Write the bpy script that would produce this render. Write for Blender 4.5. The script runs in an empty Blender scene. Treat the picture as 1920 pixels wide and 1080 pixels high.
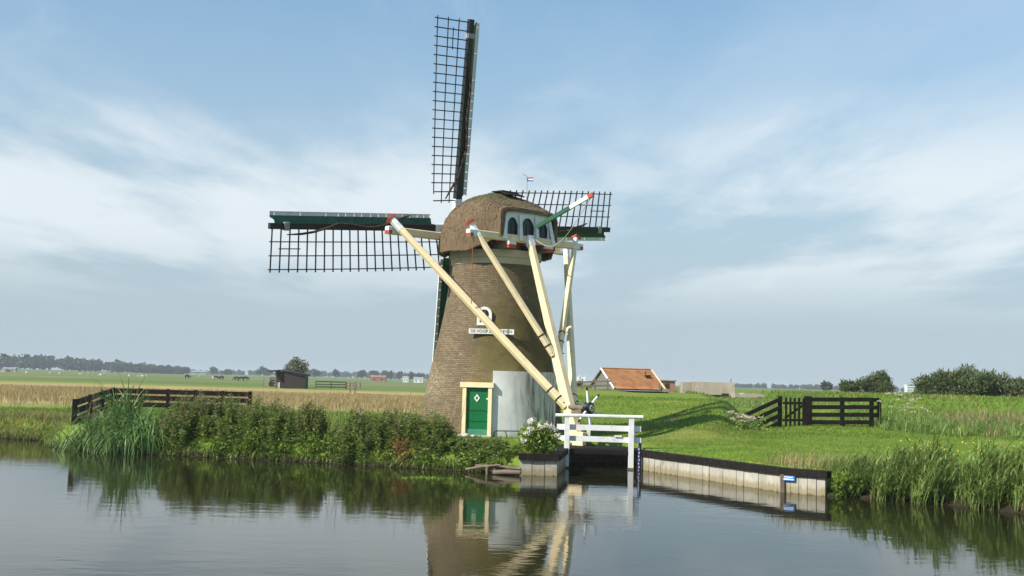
import bpy, math, random
import numpy as np
from mathutils import Vector, Matrix
rng = np.random.default_rng(7); random.seed(7)
S = bpy.context.scene
COL = S.collection
R = math.radians

# ------------------------------------------------------------------ camera
cam = bpy.data.cameras.new('camera'); cam.lens = 2100/1920*36; cam.sensor_width = 36
cam.clip_start = .1; cam.clip_end = 6000
co = bpy.data.objects.new('camera', cam); COL.objects.link(co); S.camera = co
PIT = R(4.735); ROLL = R(1.5)
co.matrix_world = Matrix.Translation((0, 0, 2.9)) @ Matrix.Rotation(math.pi/2+PIT, 4, 'X') @ Matrix.Rotation(ROLL, 4, 'Z')

# ------------------------------------------------------------------ sky and sun
SUN_EL = R(39); SUN_XY = (-.84, -.543)
W = bpy.data.worlds.new('World'); S.world = W; W.use_nodes = True
nt = W.node_tree; nt.nodes.clear()
def N(t, ty, **kw):
    n = t.nodes.new(ty)
    for k, v in kw.items():
        if k in n.inputs.keys() if isinstance(k, str) else False: n.inputs[k].default_value = v
        else: setattr(n, k, v)
    return n
out = nt.nodes.new('ShaderNodeOutputWorld'); bg = nt.nodes.new('ShaderNodeBackground')
sky = nt.nodes.new('ShaderNodeTexSky'); sky.sky_type = 'NISHITA'; sky.sun_disc = False
sky.sun_elevation = SUN_EL; sky.sun_rotation = math.atan2(SUN_XY[0], SUN_XY[1])
sky.air_density = 1.0; sky.dust_density = .7; sky.ozone_density = 1.3; sky.altitude = 0
bg.inputs[1].default_value = .128
tc = nt.nodes.new('ShaderNodeTexCoord')
sep = nt.nodes.new('ShaderNodeSeparateXYZ'); nt.links.new(tc.outputs['Generated'], sep.inputs[0])
def M(t, op, a, b=None, clamp=False):
    n = t.nodes.new('ShaderNodeMath'); n.operation = op; n.use_clamp = clamp
    for i, x in enumerate((a, b)):
        if x is None: continue
        if isinstance(x, (int, float)): n.inputs[i].default_value = x
        else: t.links.new(x, n.inputs[i])
    return n.outputs[0]
def MR(t, x, a, b, c=0., d=1., smooth=True):
    n = t.nodes.new('ShaderNodeMapRange'); n.interpolation_type = 'SMOOTHSTEP' if smooth else 'LINEAR'
    t.links.new(x, n.inputs[0])
    for i, v in enumerate((a, b, c, d)): n.inputs[i+1].default_value = v
    return n.outputs[0]
zc = M(nt, 'MAXIMUM', sep.outputs[2], .02)
zz = M(nt, 'ADD', zc, .03)
cx = M(nt, 'DIVIDE', sep.outputs[0], zz); cy = M(nt, 'DIVIDE', sep.outputs[1], zz)
cmb = nt.nodes.new('ShaderNodeCombineXYZ'); nt.links.new(cx, cmb.inputs[0]); nt.links.new(cy, cmb.inputs[1])
def noise(t, vec, scale, detail=6, rough=.55, dist=0., off=None, w=None):
    n = t.nodes.new('ShaderNodeTexNoise'); n.inputs['Scale'].default_value = scale
    n.inputs['Detail'].default_value = detail; n.inputs['Roughness'].default_value = rough; n.inputs['Distortion'].default_value = dist
    if off is not None:
        m = t.nodes.new('ShaderNodeMapping'); m.inputs['Location'].default_value = off[0]; m.inputs['Scale'].default_value = off[1]
        m.inputs['Rotation'].default_value = off[2] if len(off) > 2 else (0, 0, 0)
        t.links.new(vec, m.inputs[0]); vec = m.outputs[0]
    t.links.new(vec, n.inputs['Vector'])
    return n.outputs['Fac']
CO = (20.7, 3.1)
n1 = noise(nt, cmb.outputs[0], .36, 9, .52, .15, ((CO[0], CO[1], 0), (1.7, .62, 1), (0, 0, .12)))      # soft heaped banks
n2 = noise(nt, cmb.outputs[0], 1.1, 7, .6, .8, ((8.3, 2.2, 0), (1.3, .5, 1), (0, 0, .45)))              # thin wisps
n3 = noise(nt, cmb.outputs[0], 1.5, 8, .6, .2, ((2.3, 6.1, 0), (1.5, .6, 1)))
cl = MR(nt, M(nt, 'ADD', n1, M(nt, 'MULTIPLY', M(nt, 'SUBTRACT', n3, .5), .28)), .39, .6)
wisp = MR(nt, n2, .52, .8)
bank = MR(nt, zc, .045, .13); high = MR(nt, zc, .17, .27, 1., .22)
f1 = M(nt, 'MULTIPLY', M(nt, 'MULTIPLY', cl, bank), high)
f2 = M(nt, 'MULTIPLY', wisp, M(nt, 'MULTIPLY', bank, .4))
fac = M(nt, 'MULTIPLY', M(nt, 'ADD', f1, f2, True), .74)
mx = nt.nodes.new('ShaderNodeMix'); mx.data_type = 'RGBA'
veil = nt.nodes.new('ShaderNodeMix'); veil.data_type = 'RGBA'     # thin milky summer veil, thickest low down
nt.links.new(MR(nt, zc, .03, .42, .94, .18), veil.inputs[0]); tint = nt.nodes.new('ShaderNodeMix'); tint.data_type = 'RGBA'; tint.blend_type = 'MULTIPLY'; tint.inputs[0].default_value = 1; tint.inputs[7].default_value = (.68, .95, 1.0, 1)
nt.links.new(sky.outputs[0], tint.inputs[6]); nt.links.new(tint.outputs[2], veil.inputs[6]); veil.inputs[7].default_value = (2.7, 3.26, 3.72, 1)
nt.links.new(fac, mx.inputs[0]); nt.links.new(veil.outputs[2], mx.inputs[6]); mx.inputs[7].default_value = (5.1, 5.45, 5.65, 1)
nt.links.new(mx.outputs[2], bg.inputs[0]); nt.links.new(bg.outputs[0], out.inputs[0])

sl = bpy.data.lights.new('sun', 'SUN'); sl.energy = 5.0; sl.angle = R(.55); sl.color = (1, .93, .8)
so = bpy.data.objects.new('sun', sl); COL.objects.link(so)
sd = Vector((SUN_XY[0]*math.cos(SUN_EL), SUN_XY[1]*math.cos(SUN_EL), math.sin(SUN_EL)))
so.rotation_euler = (-sd).to_track_quat('-Z', 'Y').to_euler(); so.location = (-30, -30, 40)
S.view_settings.view_transform = 'Standard'; S.view_settings.look = 'None'
S.view_settings.exposure = 0.45; S.view_settings.gamma = 1
S.cycles.use_denoising = True
S.cycles.max_bounces = 6; S.cycles.transparent_max_bounces = 6; S.cycles.volume_bounces = 0

# ------------------------------------------------------------------ materials
MATS = {}
def newmat(name):
    m = bpy.data.materials.new(name); m.use_nodes = True
    b = m.node_tree.nodes['Principled BSDF']; MATS[name] = m
    return m, m.node_tree, b
def ramp(t, x, stops):
    r = t.nodes.new('ShaderNodeValToRGB'); t.links.new(x, r.inputs[0])
    e = r.color_ramp.elements
    while len(e) < len(stops): e.new(.5)
    for i, (p, c) in enumerate(stops): e[i].position = p; e[i].color = (*c, 1)
    return r.outputs[0]
def mixc(t, f, a, b, mode='MIX'):
    n = t.nodes.new('ShaderNodeMix'); n.data_type = 'RGBA'; n.blend_type = mode
    for i, x in ((0, f), (6, a), (7, b)):
        if isinstance(x, (int, float)): n.inputs[i].default_value = x
        elif isinstance(x, tuple): n.inputs[i].default_value = (*x, 1)
        else: t.links.new(x, n.inputs[i])
    return n.outputs[2]
def bump(t, b, h, strength, dist=.02):
    n = t.nodes.new('ShaderNodeBump'); n.inputs['Strength'].default_value = strength; n.inputs['Distance'].default_value = dist
    t.links.new(h, n.inputs['Height']); t.links.new(n.outputs[0], b.inputs['Normal'])
def pos(t): return t.nodes.new('ShaderNodeNewGeometry').outputs['Position']
def paint(name, c, rough=.5, var=.18, scale=3., bmp=.15, dirt=None, stretch=(1, 1, 1), spec=.4):
    m, t, b = newmat(name); p = pos(t)
    f = noise(t, p, scale, 5, .6, 0, ((0, 0, 0), stretch))
    lo = tuple(x*(1-var) for x in c); hi = tuple(min(1, x*(1+var)) for x in c)
    col = ramp(t, f, [(.3, lo), (.7, hi)])
    if dirt:
        g = MR(t, noise(t, p, dirt[1], 6, .65), .52, .72, 0, dirt[2]); col = mixc(t, g, col, dirt[0])
    t.links.new(col, b.inputs['Base Color']); b.inputs['Roughness'].default_value = rough
    b.inputs['Specular IOR Level'].default_value = spec
    if bmp: bump(t, b, noise(t, p, scale*9, 4, .6, 0, ((0, 0, 0), stretch)), bmp, .01)
    return m
paint('white', (.72, .73, .72), .55, .07, 4, .2, ((.36, .37, .32), 2.2, .5))
paint('cream', (.76, .62, .385), .55, .09, 3, .25, ((.42, .36, .25), 1.6, .45))
paint('shaded_cream', (.5, .43, .30), .7, .15, 2, .3, ((.24, .21, .15), 1.4, .6))  # cream greyed to put the shade under the cap into the colour, plus dirt patches
paint('red', (.45, .05, .028), .55, .2)
paint('green', (.008, .085, .045), .4, .2, 3)
paint('door_green', (.004, .12, .035), .35, .12, 2)
paint('kick_green', (.05, .2, .13), .5)
paint('dark_green', (.007, .03, .028), .35)
paint('stock', (.012, .015, .014), .45, .3)
paint('lath', (.025, .027, .028), .6, .3)
paint('tar', (.013, .010, .009), .8, .35, 6, .4, ((.04, .036, .03), 5, .4), spec=.15)
paint('fence_tar', (.011, .008, .006), .85, .4, 5, .5, ((.03, .025, .02), 4, .5), spec=.12)
paint('old_wood', (.16, .125, .09), .85, .3, 4, .5, ((.07, .06, .05), 3, .5))
paint('grey_wood', (.15, .15, .14), .85, .25, 5, .4)
paint('cloth', (.06, .035, .024), .9, .4, 6, .6)
paint('rope', (.35, .29, .22), .9, .2, 20, .3)
paint('red_rope', (.3, .07, .035), .9, .2, 20, 0)
paint('stone', (.42, .38, .31), .85, .25, 5, .6)
paint('black_metal', (.01, .01, .01), .4, .2)
paint('concrete', (.37, .35, .30), .85, .22, 1.5, .4, ((.16, .15, .11), 1.3, .7), (1, 1, .35))
paint('bunker', (.33, .28, .23), .9, .25, 1.0, .4, ((.17, .15, .12), .9, .8), (1, 1, .4))
paint('asphalt', (.16, .155, .155), .9, .15, 2, .3)
paint('shed', (.03, .016, .012), .7, .3)
paint('blue', (.03, .16, .45), .4, .05)
paint('navy', (.05, .05, .22), .5, .1)
paint('cow_black', (.018, .015, .014), .8, .2); paint('sheep', (.6, .57, .5), .9, .1); paint('cow_brown', (.1, .05, .03), .8, .3)
paint('far_white', (.62, .64, .64), .6, .05, .05, 0)
paint('far_red', (.28, .14, .09), .8, .1, .05, 0)
paint('glass_dark', (.02, .03, .035), .08, .1, 2, 0)
paint('steel', (.28, .29, .3), .4, .1)
paint('bark', (.08, .065, .045), .9, .3, 6, .6)
paint('tractor', (.05, .05, .055), .5, .2)
for nm in ('concrete',):
    m = MATS[nm]; t = m.node_tree; b = t.nodes['Principled BSDF']; p = pos(t); base = b.inputs['Base Color'].links[0].from_socket
    sx = t.nodes.new('ShaderNodeSeparateXYZ'); t.links.new(p, sx.inputs[0]); zz_ = M(t, 'ADD', sx.outputs[2], M(t, 'MULTIPLY', M(t, 'SUBTRACT', noise(t, p, 3.5, 5, .65, 0, ((0, 0, 0), (2.5, 2.5, .6))), .5), .42))
    c = mixc(t, M(t, 'MULTIPLY', MR(t, zz_, .1, .26, 1, 0), .75), base, (.24, .19, .085)); c = mixc(t, MR(t, zz_, -.06, .05, .9, 0), c, (.07, .06, .035))
    run = MR(t, noise(t, p, 2.2, 5, .7, .3, ((5, 1, 0), (3.5, 3.5, .22))), .56, .72, 0, .6); c = mixc(t, run, c, (.13, .12, .095))
    t.links.new(c, b.inputs['Base Color'])
# plaster with grey weather streaks
m, t, b = newmat('plaster'); p = pos(t)
c = ramp(t, noise(t, p, 1.4, 6, .6, 0, ((2, 0, 0), (1, 1, .6))), [(.3, (.5, .51, .515)), (.65, (.7, .71, .715))])
st = MR(t, noise(t, p, 1.9, 6, .7, .5, ((1.3, .3, 4.1), (2.2, 2.2, .35), (0, .12, 0))),  .47, .62, 0, .95)
sx = t.nodes.new('ShaderNodeSeparateXYZ'); t.links.new(p, sx.inputs[0])
st = M(t, 'MULTIPLY', st, MR(t, sx.outputs[0], -.1, .9))
c = mixc(t, MR(t, noise(t, p, .8, 6, .7, 0, ((7, 2, 1), (1, 1, .5))), .45, .72, 0, .5), c, (.4, .41, .38))
c = mixc(t, MR(t, M(t, 'ADD', sx.outputs[2], M(t, 'MULTIPLY', noise(t, p, 3, 5, .6), .5)), 1.05, 1.35, .5, 0), c, (.25, .26, .18))
c = mixc(t, st, c, (.17, .16, .14))
t.links.new(c, b.inputs['Base Color']); b.inputs['Roughness'].default_value = .8
bump(t, b, noise(t, p, 12, 5, .6), .25, .02)
# brick
m, t, b = newmat('brick'); uv = t.nodes.new('ShaderNodeUVMap'); uv.uv_map = 'UVMap'
wob = t.nodes.new('ShaderNodeMix'); 
br = t.nodes.new('ShaderNodeTexBrick')
nz = t.nodes.new('ShaderNodeTexNoise'); nz.inputs['Scale'].default_value = 5; t.links.new(uv.outputs[0], nz.inputs['Vector'])
va = t.nodes.new('ShaderNodeVectorMath'); va.operation = 'MULTIPLY_ADD'; t.links.new(nz.outputs['Color'], va.inputs[0]); va.inputs[1].default_value = (.03, .03, 0); t.links.new(uv.outputs[0], va.inputs[2])
t.links.new(va.outputs[0], br.inputs['Vector'])
for k, v in (('Scale', 1.), ('Mortar Size', .009), ('Mortar Smooth', .3), ('Bias', 0.), ('Brick Width', .215), ('Row Height', .07)): br.inputs[k].default_value = v
br.inputs['Color1'].default_value = (.225, .175, .112, 1); br.inputs['Color2'].default_value = (.14, .108, .066, 1); br.inputs['Mortar'].default_value = (.075, .055, .038, 1)
p = pos(t)
blot = noise(t, p, .9, 6, .62)
c = mixc(t, MR(t, noise(t, p, 1.5, 7, .72), .46, .68, 0, .75), br.outputs['Color'], (.115, .09, .06))
pale = MR(t, noise(t, p, 7, 4, .7), .56, .72, 0, .55); c = mixc(t, pale, c, (.32, .265, .175))
sx = t.nodes.new('ShaderNodeSeparateXYZ'); t.links.new(uv.outputs[0], sx.inputs[0])
ef = M(t, 'MULTIPLY', M(t, 'MULTIPLY', MR(t, sx.outputs[1], 1.9, 2.5), MR(t, sx.outputs[1], 3.0, 3.8, 1, 0)), MR(t, sx.outputs[0], -1.2, -2.4))
c = mixc(t, M(t, 'MULTIPLY', ef, MR(t, noise(t, p, 16, 4, .75), .5, .62, 0, .8)), c, (.5, .43, .31))
pk = MR(t, noise(t, p, .55, 4, .6, 0, ((3, 8, 2), (1, 1, 1))), .5, .66, 0, .45); c = mixc(t, pk, c, (.17, .115, .085))
# algae film: a patch on the weather side, right of the doorway, with its own ragged edge
side = MR(t, M(t, 'ADD', sx.outputs[0], M(t, 'MULTIPLY', blot, 1.6)), -.35, .75)
hgt = M(t, 'MULTIPLY', MR(t, sx.outputs[1], 2.2, 3.0), MR(t, M(t, 'ADD', sx.outputs[1], M(t, 'MULTIPLY', blot, 1.5)), 5.6, 7.3, 1, .2))
alg = M(t, 'MULTIPLY', M(t, 'MULTIPLY', side, hgt), .85)
ac = ramp(t, noise(t, p, 1.6, 6, .65), [(.3, (.085, .065, .028)), (.55, (.14, .115, .04)), (.75, (.17, .15, .05))])
c = mixc(t, alg, c, ac)
t.links.new(c, b.inputs['Base Color']); b.inputs['Roughness'].default_value = .9; b.inputs['Specular IOR Level'].default_value = .15
hb = M(t, 'ADD', M(t, 'MULTIPLY', M(t, 'SUBTRACT', 1., br.outputs['Fac']), .6), M(t, 'MULTIPLY', noise(t, p, 26, 4, .7), .6))
bump(t, b, hb, .7, .025)
# thatch
m, t, b = newmat('thatch'); uv = t.nodes.new('ShaderNodeUVMap'); uv.uv_map = 'UVMap'; p = pos(t)
fine = noise(t, uv.outputs[0], 14, 6, .7, .2, ((0, 0, 0), (3.2, .5, 1)))
c = ramp(t, fine, [(.25, (.085, .06, .038)), (.5, (.16, .118, .073)), (.78, (.24, .182, .115))])
c = mixc(t, MR(t, noise(t, p, 1.3, 6, .65), .48, .7, 0, .55), c, (.11, .085, .055))
sx = t.nodes.new('ShaderNodeSeparateXYZ'); t.links.new(p, sx.inputs[0])
ms = MR(t, M(t, 'ADD', sx.outputs[2], M(t, 'MULTIPLY', noise(t, p, 1.7, 5, .6), .9)), 10.35, 10.65, 0, .85)
c = mixc(t, ms, c, ramp(t, fine, [(.3, (.05, .062, .025)), (.7, (.13, .14, .065))]))
t.links.new(c, b.inputs['Base Color']); b.inputs['Roughness'].default_value = .95; b.inputs['Specular IOR Level'].default_value = .1
bump(t, b, M(t, 'ADD', fine, noise(t, p, 3, 5, .6)), .8, .05)
paint('thatch_under', (.045, .032, .022), .95, .3, 8, .5)
# roof tiles
m, t, b = newmat('tile'); p = pos(t)
c = ramp(t, noise(t, p, 1.2, 6, .7), [(.3, (.19, .08, .035)), (.5, (.35, .15, .055)), (.72, (.38, .23, .09))])
t.links.new(c, b.inputs['Base Color']); b.inputs['Roughness'].default_value = .8
# water
m, t, b = newmat('water'); p = pos(t)
b.inputs['Base Color'].default_value = (.016, .017, .007, 1); b.inputs['Roughness'].default_value = .03; b.inputs['IOR'].default_value = 1.22
h1 = noise(t, p, 1.3, 3, .5, .3, ((0, 0, 0), (.7, 1.3, 1), (0, 0, .25)))
h2 = noise(t, p, 5.5, 3, .55, .2, ((4, 2, 0), (.7, 1.2, 1), (0, 0, -.3)))
patch = MR(t, noise(t, p, .11, 4, .6), .4, .62, .25, 1.)
hh = M(t, 'ADD', M(t, 'MULTIPLY', h1, .5), M(t, 'MULTIPLY', M(t, 'MULTIPLY', h2, .24), patch))
bump(t, b, hh, .24, .035)
# ground
m, t, b = newmat('ground'); p = pos(t)
sx = t.nodes.new('ShaderNodeSeparateXYZ'); t.links.new(p, sx.inputs[0]); X, Y, Z = sx.outputs
lawn = ramp(t, noise(t, p, .8, 8, .68), [(.25, (.085, .155, .016)), (.5, (.13, .215, .024)), (.75, (.2, .25, .04))])
lawn = mixc(t, MR(t, noise(t, p, .28, 7, .7, .4, ((9, 3, 0), (1, 1.6, 1))), .54, .7, 0, .7), lawn, (.24, .215, .075))
lawn = mixc(t, MR(t, noise(t, p, 14, 4, .7), .5, .75, 0, .45), lawn, (.05, .09, .015))
lawn = mixc(t, MR(t, noise(t, p, .075, 7, .68, .5, ((4, 9, 0), (.7, 1.5, 1))), .46, .68, 0, .6), lawn, (.22, .205, .06))
lawn = mixc(t, MR(t, noise(t, p, 2.2, 5, .7, .3, ((1, 5, 0), (1, 1, 1))), .58, .72, 0, .5), lawn, (.065, .12, .02))
tan = ramp(t, noise(t, p, .35, 8, .7, 0, ((0, 0, 0), (.5, 1.2, 1))), [(.25, (.26, .2, .085)), (.5, (.4, .3, .14)), (.75, (.48, .36, .19))])
farg = ramp(t, noise(t, p, .03, 7, .7, 0, ((0, 0, 0), (.3, 1.5, 1))), [(.3, (.07, .125, .028)), (.5, (.12, .175, .045)), (.66, (.2, .19, .08)), (.8, (.28, .23, .12))])
yw = M(t, 'ADD', Y, M(t, 'MULTIPLY', M(t, 'SUBTRACT', noise(t, p, .05, 4, .6), .5), 60.))
f_t = M(t, 'MULTIPLY', MR(t, yw, 56, 88), MR(t, yw, 150, 205, 1, 0))
left = MR(t, M(t, 'DIVIDE', X, M(t, 'MAXIMUM', Y, 1.)), -.03, .03, 1, 0)
c = mixc(t, M(t, 'MULTIPLY', f_t, left), lawn, tan)
c = mixc(t, MR(t, yw, 180, 220), c, farg)
strip = M(t, 'MULTIPLY', MR(t, yw, 300, 330), MR(t, yw, 480, 520, 1, 0)); c = mixc(t, M(t, 'MULTIPLY', strip, MR(t, noise(t, p, .012, 3, .5), .45, .6, 0, .8)), c, (.25, .2, .12))
def track(ax_, ay_, bx_, by_, w):     # trodden earth track between two points, ragged edges
    import math as _m
    ln = _m.hypot(bx_-ax_, by_-ay_); dx_, dy_ = (bx_-ax_)/ln, (by_-ay_)/ln
    rx_ = M(t, 'SUBTRACT', X, ax_); ry_ = M(t, 'SUBTRACT', Y, ay_)
    al = M(t, 'ADD', M(t, 'MULTIPLY', rx_, dx_), M(t, 'MULTIPLY', ry_, dy_)); ac_ = M(t, 'ABSOLUTE', M(t, 'ADD', M(t, 'SUBTRACT', M(t, 'MULTIPLY', rx_, -dy_), M(t, 'MULTIPLY', ry_, -dx_)), M(t, 'MULTIPLY', M(t, 'SUBTRACT', noise(t, p, .8, 5, .7), .5), 1.6)))
    return M(t, 'MULTIPLY', M(t, 'MULTIPLY', MR(t, ac_, w*.4, w, 1, 0), MR(t, noise(t, p, 2.5, 4, .6), .38, .55)), M(t, 'MULTIPLY', MR(t, al, -.3, .3), MR(t, al, ln-.3, ln+.3, 1, 0)))
c = mixc(t, track(6.2, 47.5, 8.3, 54.5, .3), c, (.3, .2, .1)); c = mixc(t, M(t, 'MULTIPLY', track(5.0, 60.5, 10.3, 57.5, .6), .7), c, (.3, .23, .1)); c = mixc(t, M(t, 'MULTIPLY', track(5.5, 44, 12.9, 51, .5), .4), c, (.26, .23, .09))
mud = MR(t, M(t, 'ADD', Z, M(t, 'MULTIPLY', noise(t, p, 2.5, 5, .6), .3)), .28, .5, 1, 0); c = mixc(t, mud, c, (.03, .026, .015))
t.links.new(c, b.inputs['Base Color']); b.inputs['Roughness'].default_value = .95; b.inputs['Specular IOR Level'].default_value = .1
bump(t, b, M(t, 'ADD', noise(t, p, 9, 5, .7), noise(t, p, 1.2, 4, .6)), .6, .08)
def leaf(name, stops, trans=.3, rough=.5):
    m, t, b = newmat(name); g = t.nodes.new('ShaderNodeNewGeometry')
    c = ramp(t, g.outputs['Random Per Island'], stops)
    c = mixc(t, .5, c, ramp(t, noise(t, g.outputs['Position'], .8, 4, .6), [(.3, tuple(x*.62 for x in stops[len(stops)//2][1])), (.7, tuple(min(1, x*1.4) for x in stops[len(stops)//2][1]))]))
    t.links.new(c, b.inputs['Base Color']); b.inputs['Roughness'].default_value = rough; b.inputs['Specular IOR Level'].default_value = .25
    tr = t.nodes.new('ShaderNodeBsdfTranslucent'); t.links.new(c, tr.inputs[0])
    mx = t.nodes.new('ShaderNodeMixShader'); mx.inputs[0].default_value = trans
    t.links.new(b.outputs[0], mx.inputs[1]); t.links.new(tr.outputs[0], mx.inputs[2])
    t.links.new(mx.outputs[0], t.nodes['Material Output'].inputs[0])
leaf('willowherb', [(0, (.07, .135, .018)), (.5, (.14, .205, .038)), (1, (.29, .29, .09))], .35)
leaf('pink', [(0, (.2, .15, .09)), (.45, (.24, .19, .1)), (.8, (.3, .2, .17)), (1, (.4, .22, .28))])
leaf('nettle', [(0, (.08, .15, .014)), (.5, (.14, .225, .028)), (1, (.24, .28, .05))])
leaf('sedge', [(0, (.055, .14, .03)), (.5, (.12, .22, .06)), (1, (.28, .34, .16))], .25, .35)
leaf('reed', [(0, (.085, .165, .03)), (.5, (.165, .25, .055)), (1, (.32, .33, .12))], .3, .45)
leaf('reed_dry', [(0, (.2, .16, .08)), (.5, (.28, .22, .11)), (1, (.34, .27, .15))])
leaf('rust', [(0, (.2, .09, .03)), (.5, (.28, .14, .05)), (1, (.3, .2, .08))])
leaf('grass', [(0, (.095, .17, .018)), (.5, (.14, .225, .026)), (1, (.22, .26, .05))], .3, .6)
leaf('tan_grass', [(0, (.17, .19, .06)), (.35, (.3, .25, .105)), (.7, (.36, .28, .135)), (1, (.43, .34, .19))], .3, .7)
leaf('hydrangea', [(0, (.07, .14, .012)), (.5, (.16, .24, .03)), (1, (.3, .36, .07))])
leaf('petal', [(0, (.62, .5, .5)), (.5, (.74, .66, .64)), (1, (.76, .73, .68))])
leaf('umbel', [(0, (.5, .42, .3)), (.5, (.62, .54, .42)), (1, (.7, .64, .54))])
leaf('yellow', [(0, (.6, .45, .03)), (.5, (.7, .55, .04)), (1, (.7, .6, .08))])
leaf('willow', [(0, (.06, .09, .03)), (.5, (.095, .125, .045)), (1, (.16, .18, .085))])
leaf('olive', [(0, (.12, .13, .065)), (.5, (.17, .17, .09)), (1, (.23, .22, .13))])
leaf('straw', [(0, (.10, .07, .045)), (.5, (.16, .118, .074)), (1, (.24, .185, .12))], .1, .9)
leaf('far_leaf', [(0, (.03, .05, .02)), (.5, (.045, .065, .026)), (1, (.07, .09, .035))], .2)

# ------------------------------------------------------------------ object helpers
ORG = {}
def tag(o, label=None, cat=None, group=None, kind=None):
    if label: o['label'] = label
    if cat: o['category'] = cat
    if group: o['group'] = group
    if kind: o['kind'] = kind
    return o
def thing(name, loc, label, cat, group=None):
    o = bpy.data.objects.new(name, None); COL.objects.link(o); o.location = loc; ORG[o] = np.array(loc, float)
    o.empty_display_size = .3
    return tag(o, label, cat, group)
def npmesh(name, V, F, mat, parent=None, smooth=False, uv=None):
    V = np.asarray(V, np.float32).reshape(-1, 3)
    o0 = ORG[parent] if parent is not None else np.zeros(3)
    me = bpy.data.meshes.new(name)
    V = V - o0.astype(np.float32)
    if isinstance(F, np.ndarray):
        n, k = F.shape
        me.vertices.add(len(V)); me.vertices.foreach_set('co', V.ravel())
        me.loops.add(n*k); me.loops.foreach_set('vertex_index', F.astype(np.int32).ravel())
        me.polygons.add(n); me.polygons.foreach_set('loop_start', np.arange(0, n*k, k, dtype=np.int32))
        me.update(calc_edges=True); me.validate()
    else:
        me.from_pydata(V.tolist(), [], F)
    if uv is not None:
        l = me.uv_layers.new(name='UVMap'); idx = np.zeros(len(me.loops), np.int32); me.loops.foreach_get('vertex_index', idx)
        l.data.foreach_set('uv', np.asarray(uv, np.float32)[idx].ravel())
    if smooth: me.polygons.foreach_set('use_smooth', [True]*len(me.polygons))
    for mm in (mat if isinstance(mat, (list, tuple)) else [mat]): me.materials.append(MATS[mm])
    o = bpy.data.objects.new(name, me); COL.objects.link(o)
    if parent is not None: o.parent = parent
    ORG[o] = o0
    if parent is not None and name in ('leaves', 'flowers', 'stems', 'dry_blades', 'flower_heads', 'flower_head', 'crown'): o['kind'] = 'stuff'   # too small to pick apart
    return o
def nrm(v): v = np.asarray(v, float); return v/np.linalg.norm(v)
class B:
    def __init__(s): s.v = []; s.f = []
    def add(s, V, F):
        k = len(s.v); s.v += [list(map(float, x)) for x in V]; s.f += [[i+k for i in f] for f in F]; return s
    def frame(s, p, q, up):
        d = nrm(np.subtract(q, p)); up = np.asarray(up, float)
        if abs(d@nrm(up)) > .98: up = np.array([0, 1., 0]) if abs(d[1]) < .9 else np.array([1., 0, 0])
        a = nrm(np.cross(d, up)); b = np.cross(a, d); return d, a, b
    def beam(s, p, q, w, h, up=(0, 0, 1), w2=None, h2=None, ch=0.):
        p = np.asarray(p, float); q = np.asarray(q, float); d, a, b = s.frame(p, q, up)
        w2 = w if w2 is None else w2; h2 = h if h2 is None else h2
        V = []
        for (c, ww, hh) in ((p, w, h), (q, w2, h2)):
            if ch:
                cc = ch*min(ww, hh)
                prof = [(-ww/2+cc, -hh/2), (ww/2-cc, -hh/2), (ww/2, -hh/2+cc), (ww/2, hh/2-cc), (ww/2-cc, hh/2), (-ww/2+cc, hh/2), (-ww/2, hh/2-cc), (-ww/2, -hh/2+cc)]
            else: prof = [(-ww/2, -hh/2), (ww/2, -hh/2), (ww/2, hh/2), (-ww/2, hh/2)]
            V += [c+a*x+b*y for x, y in prof]
        n = len(V)//2
        F = [[(i+1) % n, i, i+n, (i+1) % n+n] for i in range(n)] + [list(range(n)), list(range(2*n-1, n-1, -1))]
        return s.add(V, F)
    def box(s, c, sz, rz=0.):
        x, y, z = (k/2 for k in sz); cs, sn = math.cos(rz), math.sin(rz)
        V = [(c[0]+a*x*cs-b_*y*sn, c[1]+a*x*sn+b_*y*cs, c[2]+k*z) for k in (-1, 1) for a, b_ in ((-1, -1), (1, -1), (1, 1), (-1, 1))]
        return s.add(V, [[3, 2, 1, 0], [4, 5, 6, 7], [0, 1, 5, 4], [1, 2, 6, 5], [2, 3, 7, 6], [3, 0, 4, 7]])
    def tube(s, pts, r, n=6):
        pts = [np.asarray(p, float) for p in pts]; V = []; m_ = len(pts)
        rr = r if isinstance(r, (list, tuple)) else [r]*m_
        for i, p in enumerate(pts):
            d, a, b = s.frame(pts[max(i-1, 0)], pts[min(i+1, m_-1)], (0.13, .21, 1))
            V += [p+(a*math.cos(2*math.pi*j/n)+b*math.sin(2*math.pi*j/n))*rr[i] for j in range(n)]
        F = [[i*n+j, i*n+(j+1) % n, (i+1)*n+(j+1) % n, (i+1)*n+j] for i in range(m_-1) for j in range(n)]
        F += [list(range(n-1, -1, -1)), list(range((m_-1)*n, m_*n))]
        return s.add(V, F)
    def prism(s, poly, off):
        n = len(poly); off = np.asarray(off, float); V = [np.asarray(p, float) for p in poly]; V += [p+off for p in V]
        return s.add(V, [list(range(n-1, -1, -1)), list(range(n, 2*n))] + [[i, (i+1) % n, (i+1) % n+n, i+n] for i in range(n)])
    def obj(s, name, mat, parent=None, smooth=False): return npmesh(name, s.v, s.f, mat, parent, smooth)
def beam(name, p, q, w, h, mat, parent, up=(0, 0, 1), **k): return B().beam(p, q, w, h, up, **k).obj(name, mat, parent)

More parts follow.
